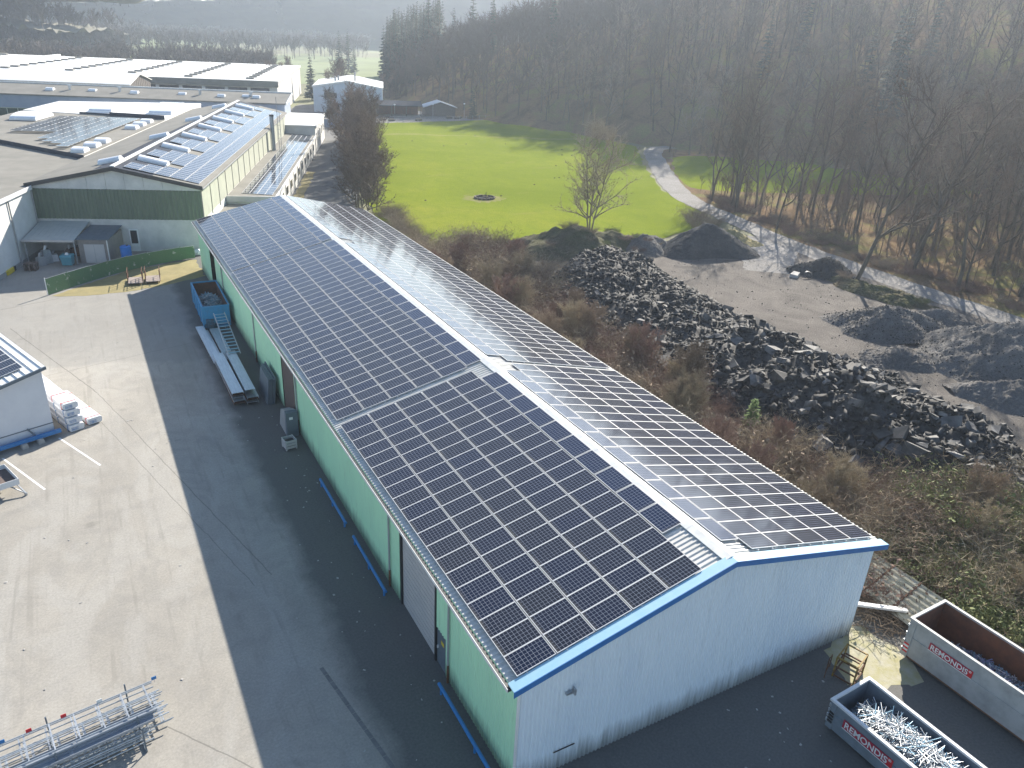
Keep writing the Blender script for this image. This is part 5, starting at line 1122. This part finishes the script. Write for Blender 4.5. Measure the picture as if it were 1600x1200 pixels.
class Kind:
    def __init__(s, name, cat, parts): s.name = name; s.cat = cat; s.parts = parts
    def put(s, loc, rz, sc, label, group):
        o = thing(s.name, label, s.cat, loc, rz, group); o.scale = (sc, sc, sc)
        for nm, me in s.parts: link(nm, me, o)
        return o
def tree_kind(name, tc, bark, tw): return Kind(name, 'tree', [('trunk', tc[0].mesh('trunk', bark)), ('crown', tc[1].mesh('crown', tw))])
FT = [tree_kind('bare_tree', grow_tree(100+i, 18, (.18, .3, .35, .2, .4, .26)[i], 2, (1., .8, .7, 1.1, .75, .9)[i], (.06, .14, .03, .16, .05, .1)[i], 4, .95, .046), M['bark'], M['twig'] if i % 2 else M['twig2']) for i in range(6)]
HT = [tree_kind('hedge_tree', grow_tree(140+i, 10, .06, 3, 1.25, .04, 6, 1.4, .04, 2), M['bark'], M['twig']) for i in range(3)]
TW = tree_kind('twin_stem_tree', grow_tree(163, 12.5, .12, 3, 1.2, .1, 5, 1.1, .03, 3), mat('pale_bark', (.26,.22,.16), .9, (.19,.16,.115), 3), mat('tan_twigs', (.33,.28,.20), .95))  # paler bark and tan twigs for this tree alone
CF = [Kind('conifer_tree', 'tree', [('trunk', c[0].mesh('trunk', M['bark'])), ('crown', c[1].mesh('crown', M['needle']))]) for c in (conifer(1, 16, 3.2), conifer(2, 22, 3.6, 20, 12), conifer(3, 22, 2.9, 20, 11))]
SH = [Kind('shrub', 'shrub', [('stems', shrub(200+i, h, w_, n, 3, lf, th).mesh('stems', M[mt]))]) for i, (h, w_, n, lf, mt, th) in enumerate(((2.4,2.4,190,0,'scrub',.022),(2.0,2.8,200,0,'scrubred',.02),(2.6,2.2,170,0,'scrubpale',.018),(1.7,3.0,150,7,'scrubgreen',.02),(2.2,2.6,190,1,'scrub',.02),(1.4,3.2,210,1,'scrubred',.02)))]

# marked trees, one by one
TW.put((51, 70.3, 2.2), .4, .95, 'bare twin stemmed tree on the earth mound before the meadow', None)
LNT = tree_kind('bare_tree', grow_tree(171, 21, .25, 2, 1.1, .24, 4, 1., .046), M['bark'], M['twig'])
LNT.put((72.2, 42.3, .3), -.52-float(np.random.default_rng(171).uniform(0, 1)), 1.0, 'tall leaning bare tree on the near side of the road', None)
FT[2].put((84.2, 36.4, 0), 2.0, 1.1, 'tall straight bare tree across the road near the right edge', None)
for i, (x, y, s, k, lb) in enumerate(((88.6,80.7,.85,1,'slim bare tree at the road bend, left of the thick one'),(92.3,79.6,1.0,0,'thick forked bare tree beside the road bend'),(97.8,75.3,.95,4,'bare tree right of the thick forked one'),(93.2,48.9,1.0,5,'bare tree in the dark wood above the road bank'),(98,40.5,1.05,2,'bare tree deep in the wood at the right edge'))):
    FT[k].put((x, y, 0), i*1.3, s, lb, 'marked trees along the road')
rng = np.random.default_rng(77)
for i in range(26):
    t_ = i/25; x, y = 26.6+t_*26+(i % 2)*1.6+rng.normal(0, .5), 96+t_*82+rng.normal(0, .8); HT[i % 3].put((x, y, 0), rng.uniform(0, 6), rng.uniform(.8, 1.08)*(1-.05*t_), 'bare tree in the dense hedge row between lane and meadow', 'trees of the hedge row')
CF[0].put((68.5, 276, 0), 0, 1.0, 'dark conifer standing left of the white house', None); CF[0].put((61.5, 229, 0), 1, .58, 'small conifer in front of the white house corner', None); CF[0].put((104, 216.5, 0), 2, .62, 'small dark conifer at the forest edge by the plaza', None)
HT[1].put((66, 224, 0), 1, .85, 'bare bushy tree before the white house front', None); HT[2].put((58, 216, 0), 1, .75, 'bare bushy tree by the lane gate', None)
for i, (x, y, s) in enumerate(((160,116,1.15),(166,112,1.25),(171,118,1.05))): CF[1].put((x, y, float(hill_z(x, y))), i, s, ('left of three tall spruces on the hill at upper right','middle and tallest of three spruces on the hill at upper right','right of three tall spruces on the hill at upper right')[i], None)
# the bare wood: candidates on flat ground and hill
ROADC = np.array([(79,-60),(78.4,5),(78.3,25),(78.2,40),(79.2,54),(81,66),(83.6,77),(86,89),(92,102),(106.5,124),(121,146),(131,150.5),(150,142),(170,131)])
def road_d(x, y):
    b = 1e9
    for a, c in zip(ROADC, ROADC[1:]):
        d = c-a; t = min(1, max(0, ((x-a[0])*d[0]+(y-a[1])*d[1])/(d@d))); b = min(b, math.hypot(x-a[0]-t*d[0], y-a[1]-t*d[1]))
    return b
CLEAR = [(94,101),(101,95),(128,84),(160,76),(172,92),(140,128),(122,138),(110,124)]
def view(p):
    d = Vector(p)-CP; z = d.dot(cf)
    if z < 1: return None
    return 800+1201.35*d.dot(cr)/z, 600-1201.35*d.dot(cu)/z, z
cand = []
step = 5.2
gx = np.arange(84, 420, step); gy = np.arange(-30, 520, step)
for X_ in gx:
    for Y_ in gy:
        x, y = X_+rng.uniform(-2.3, 2.3), Y_+rng.uniform(-2.3, 2.3); d = float(foot_dist(np.array(x), np.array(y)))
        if d < 2 and not (x > 85 and inpoly(x, y, [(84,-40),(180,-40),(172,30),(165,75),(152,112),(136,138),(124,150),(92,100),(85,80)])): continue
        if d > 190 or road_d(x, y) < 3.6 or inpoly(x, y, CLEAR): continue
        z = float(hill_z(np.array(x), np.array(y))) if d > 0 else 0.
        v = view((x, y, z+6))
        if v is None or v[0] < 520 or v[0] > 1750 or v[1] < -330: continue
        az = math.degrees(math.atan2(x-CP.x, y-CP.y))
        if az > 51 and d > 55 and rng.random() < .8: continue       # thinned slope at upper right
        if d < 2 and rng.random() < .40: continue
        if d > 2 and rng.random() < .18 and not 17.5 < az < 23.8: continue
        con = (17.5 < az < 23.8 and v[2] > 300) or rng.random() < .015
        cand.append((v[2]*(1.25 if v[0] > 1600 else 1), x, y, max(z, 0.), con))
cand.sort()
near = [c for c in cand if not c[4]][:286]; nset = set(id(c) for c in near)
LBL = 'bare grey brown tree in the leafless wood'
for d, x, y, z, con in near:
    zone = 'between road and clearing' if float(foot_dist(np.array(x), np.array(y))) < 0 else 'on the hillside behind the meadow'
    FT[int(rng.integers(6))].put((x, y, z-.1), rng.uniform(0, 6.28), rng.uniform(.6, 1.18), LBL+' '+zone, 'bare trees '+zone)
rest = [c for c in cand if not c[4] and id(c) not in nset]
def lowtree(seed, wm=1.6):
    r = np.random.default_rng(seed); C = Veg(); h = 18.
    C.tube(np.array((0,0,-.5)), np.array((.3,.2,h*.55)), .24, .12, 3)
    for i in range(11):
        a = r.uniform(0, 6.28); z = h*r.uniform(.3, .62); p = np.array((0, 0, z)); d = unit(np.array((math.cos(a)*.7, math.sin(a)*.7, 1.))); L = h*r.uniform(.22, .38); q = p+d*L; C.sliver(p, q, .2*wm, r); C.sliver(p, q, .2, r)
        for k in range(13):
            s = p+d*L*r.uniform(.25, 1); C.sliver(s, s+unit(d+r.normal(size=3)*.6)*r.uniform(1.2, 3.2), r.uniform(.06, .12)*wm, r)
    return C.arr()
LT = [lowtree(300+i) for i in range(6)]; LT3 = [lowtree(320+i, 4.) for i in range(4)]; LTS = [lowtree(340+i, 1.) for i in range(5)]
def mass(name, items, label, cat, mt, lib):
    V = []; F = []; n = 0
    for x, y, z, s in items:
        v, f = lib[int(rng.integers(len(lib)))]; a = rng.uniform(0, 6.28); R2 = np.array([[math.cos(a), -math.sin(a), 0], [math.sin(a), math.cos(a), 0], [0, 0, 1]]); V.append((v@R2.T)*s+(x, y, z)); F.append(f+n); n += len(v)
    if V: tag(np_mesh(name, np.concatenate(V), np.concatenate(F), mt), label, cat, kind='stuff')
mass('far_wood', [(x, y, z-.2, rng.uniform(.75, 1.15)) for d, x, y, z, c in rest], 'leafless wood covering the hill farther back', 'wood', M['twig2'], LT)
und = []
for i in range(1500):
    x, y = rng.uniform(86, 170), rng.uniform(-20, 140)
    if road_d(x, y) < 4.5 or inpoly(x, y, CLEAR) or float(foot_dist(np.array(x), np.array(y))) > 8 or (x < 92+.75*(y-102) and y > 85): continue
    und.append((x, y, -.2, rng.uniform(.14, .42)))
mass('undergrowth', und, 'thin saplings and undergrowth between the trunks beside the road', 'undergrowth', M['twig'], LTS)
cons = [c for c in cand if c[4]]
for d, x, y, z, c in cons[:150]: CF[1+int(rng.integers(2))].put((x, y, z-.2), rng.uniform(0, 6), rng.uniform(.8, 1.05)*(1.35 if d > 300 else 1), 'dark conifer on the wooded crest and slopes behind the meadow', 'conifers in the hillside wood')
def conarr(i): V, F = conifer(40+i, 20, 3.2, 11, 8)[1].arr(); return V, F
# trees along the far side of the halls and in the valley
items = []
for i in range(620):
    az = R(rng.uniform(-9, 13)); d = rng.uniform(372, 470); items.append((CP.x+math.sin(az)*d, CP.y+math.cos(az)*d, -.2, rng.uniform(.45, .85)))
for i in range(900):
    az = R(rng.uniform(-9, 19)); d = rng.uniform(600, 1000); items.append((CP.x+math.sin(az)*d, CP.y+math.cos(az)*d, -.2, rng.uniform(.6, 1.)))
for nm, k in (('near_hill', 620), ('far_hill', 800)):
    for p in RIDGES[nm][rng.integers(0, len(RIDGES[nm]), k)]: items.append((p[0], p[1], p[2]-2, rng.uniform(.6, 1.1)))
mass('valley_trees', items, 'hazy bare trees filling the valley beyond the halls', 'wood', M['twig2'], LT3)
for i, (px, d, s) in enumerate(((357,400,.7),(388,395,.62),(398,392,.5),(420,430,.7),(527,470,1.),(540,480,1.05),(548,460,.9),(484,330,.5))):
    az = .5215+math.atan((px-800)/1201.); x, y = CP.x+math.sin(az)*d, CP.y+math.cos(az)*d
    CF[i % 3].put((x, y, 0), i, s, ('dark conifer above the right part of the big white roof','conifer in the group behind the big roof, left one','conifer in the group behind the big roof, right one','lone conifer farther back behind the big roof','thin spruce left of the wooded crest','tall thin spruce nearest the wooded crest','shorter thin spruce before the crest','small conifer in the gap behind the halls')[i], None)
for i, (x, y, s) in enumerate(((74,262,.8),(80,285,.9),(92,262,.7),(60,300,.8),(88,300,.9),(100,272,.8),(66,318,.7),(76,340,.8))): HT[i % 3].put((x, y, 0), i, s*1.2, 'bare bushy tree standing behind the white house', 'bushy trees behind the white house')
# scrub beside the hall
SCR = [(21.4,4),(25.8,.5),(27,-6),(44,-6),(47,2),(36.5,4),(33,10),(31.5,20),(31,30),(31.5,46),(36,57),(38,66),(36,74),(28,76),(21.4,72)]
near_s = []
tries = 0
while len(near_s) < 185 and tries < 6000:
    tries += 1; x, y = rng.uniform(21, 47), rng.uniform(-6, 76)
    if not inpoly(x, y, SCR) or (x < 23.2 and y < 2.5): continue
    if min([99]+[math.hypot(x-a, y-b) for a, b in near_s]) < 1.35: continue
    near_s.append((x, y))
LBS = ('brown bare shrub','reddish bramble thicket','pale dry shrub','low green leafed shrub','brown shrub with a few leaves','low reddish bramble')
for x, y in near_s:
    if y < 6 and x > 27: k = int(rng.choice((2,3,3,2,3,0)))
    elif y > 55: k = int(rng.choice((0,2,2,4,1)))
    else: k = int(rng.choice((0,1,5,4,5,1,2)))
    zz = max(0., float(rub_z(np.array(x), np.array(y))))
    SH[k].put((x, y, zz), rng.uniform(0, 6.28), (rng.uniform(.55, 1.3) if rng.random() < .6 else rng.uniform(1.3, 1.95))*(1.05 if y < 6 and x > 27 else 1), LBS[k]+' in the scrub between hall and slate ridge', LBS[k]+' plants beside the hall')
for i in range(46):
    o, wx, wy, Z = HEAPS[(0,0,0,3,5,1)[i % 6]]; k = int(rng.integers(Z.size))
    if Z.ravel()[k] < .3: continue
    q = int(rng.choice((0,3,5,2))); SH[q].put((wx.ravel()[k], wy.ravel()[k], Z.ravel()[k]-.1), rng.uniform(0, 6), rng.uniform(.3, .6), LBS[q]+' growing on the earth mounds and banks', LBS[q]+' plants on the mounds')
for i in range(24):
    x, y = 27+rng.uniform(-1.5, 2.5), 74+i*1.0; SH[int(rng.choice((0,2)))].put((x+i*.1, y, 0), rng.uniform(0, 6), rng.uniform(.6, .95), 'bare shrub along the meadow edge behind the hall', 'shrubs along the meadow edge')
for i in range(60):
    y = rng.uniform(10, 92); x = float(np.interp(y, [0,25,54,66,77,89,102], [78.4,78.3,79.2,81,83.6,86,92]))+rng.uniform(3.4, 9); q = int(rng.choice((0,1,5))); SH[q].put((x, y, 0), rng.uniform(0, 6), rng.uniform(.5, .95), LBS[q]+' on the bank above the road', LBS[q]+' plants along the road bank')
for i, (x, y, s) in enumerate(((75.5,76,1.3),(77,73.5,1.1),(73.5,73,1.1),(78.6,79,1.0))): SH[0].put((x, y, 0), i, s, 'dark bare bush at the meadow corner by the road, %s' % ('largest','right one','left one','smallest')[i], 'bushes at the meadow corner')
BS = [Kind('shrub', 'shrub', [('stems', shrub(230+i, 3.4, 2.2, 70, 5, (0, 3)[i], .05).mesh('stems', M[mt]))]) for i, mt in enumerate(('scrubpale', 'scrub'))]
for i in range(22):
    x, y = (rng.uniform(27, 46), rng.uniform(-6.5, 6.5)) if i < 14 else (rng.uniform(22.5, 30), rng.uniform(8, 66))
    BS[i % 2].put((x, y, 0), rng.uniform(0, 6), rng.uniform(.7, 1.05), ('tall branchy pale shrub','tall branchy brown shrub')[i % 2]+' standing out of the scrub beside the hall', ('tall pale shrubs','tall brown shrubs')[i % 2])
BH = [tree_kind('bare_bush', grow_tree(180+i, 10, .03, 4, 1.5, .05, 6, 1.3, .055, 4), M['scrub'], M[('scrub', 'scrubpale', 'scrubred')[i]]) for i in range(3)]
bpos = [(31,69),(33.5,58),(35,63),(31.5,44),(28.5,40),(30,31),(31.5,26),(28,22),(30.5,15),(27.5,11),(24.5,34),(25.5,48),(24,60),(27,54),(23.5,16),(25.5,7)]
while len(bpos) < 34: bpos.append((rng.uniform(22.8, 31), rng.uniform(5, 70)))
bpos += [(33,1.5),(38,-2),(43,2),(30,-3),(45,-4),(36,3.6)]
for i, (x, y) in enumerate(bpos): BH[i % 3].put((x, y, 0), rng.uniform(0, 6), rng.uniform(.2, .36), ('rounded brown bare bush','rounded pale bare bush','rounded reddish bare bush')[i % 3]+' rising out of the scrub beside the hall', 'rounded bushes in the scrub')
gc_ = conifer(9, 2.4, .62, 12, 12); GC = Kind('conifer_tree', 'tree', [('trunk', gc_[0].mesh('trunk', M['bark'])), ('crown', gc_[1].mesh('crown', mat('bright_needles', (.12,.20,.035), .9, (.08,.14,.03), 4)))])
GC.put((31.6, 19.0, .2), 0, 1.0, 'small bright green conifer at the foot of the slate ridge', None)
# brushwood heap by the gable corner
bw = Veg(); r = np.random.default_rng(8)
for k in range(420):
    p = np.array((r.normal(0, .95), r.normal(0, .8), r.uniform(.02, .5))); a = r.uniform(0, 6.28); L = r.uniform(.4, 1.5); bw.tube(p, p+np.array((math.cos(a), math.sin(a), r.normal(0, .15)))*L, .02, .008, 3)
o = link('brushwood', bw.mesh('brushwood', M['scrub'])); o.location = (22.4, .4, 0); tag(o, 'heap of cut brushwood behind the gable corner', 'brushwood', kind='stuff')

# ------------------------------------------------------------------ haze over the valley
M['haze'] = bpy.data.materials.new('haze_air'); M['haze'].use_nodes = True
t = M['haze'].node_tree; t.nodes.remove(t.nodes['Principled BSDF']); pv = t.nodes.new('ShaderNodeVolumePrincipled')
pv.inputs['Color'].default_value = (.74, .85, 1, 1); pv.inputs['Density'].default_value = .0003; pv.inputs['Anisotropy'].default_value = .5
t.links.new(pv.outputs[0], t.nodes['Material Output'].inputs['Volume'])
mb = MB().box(-1550, 2350, -300, 2950, -2, 130); tag(mb.build('haze', M['haze']), 'pale blue haze lying over the valley', 'haze', kind='stuff')
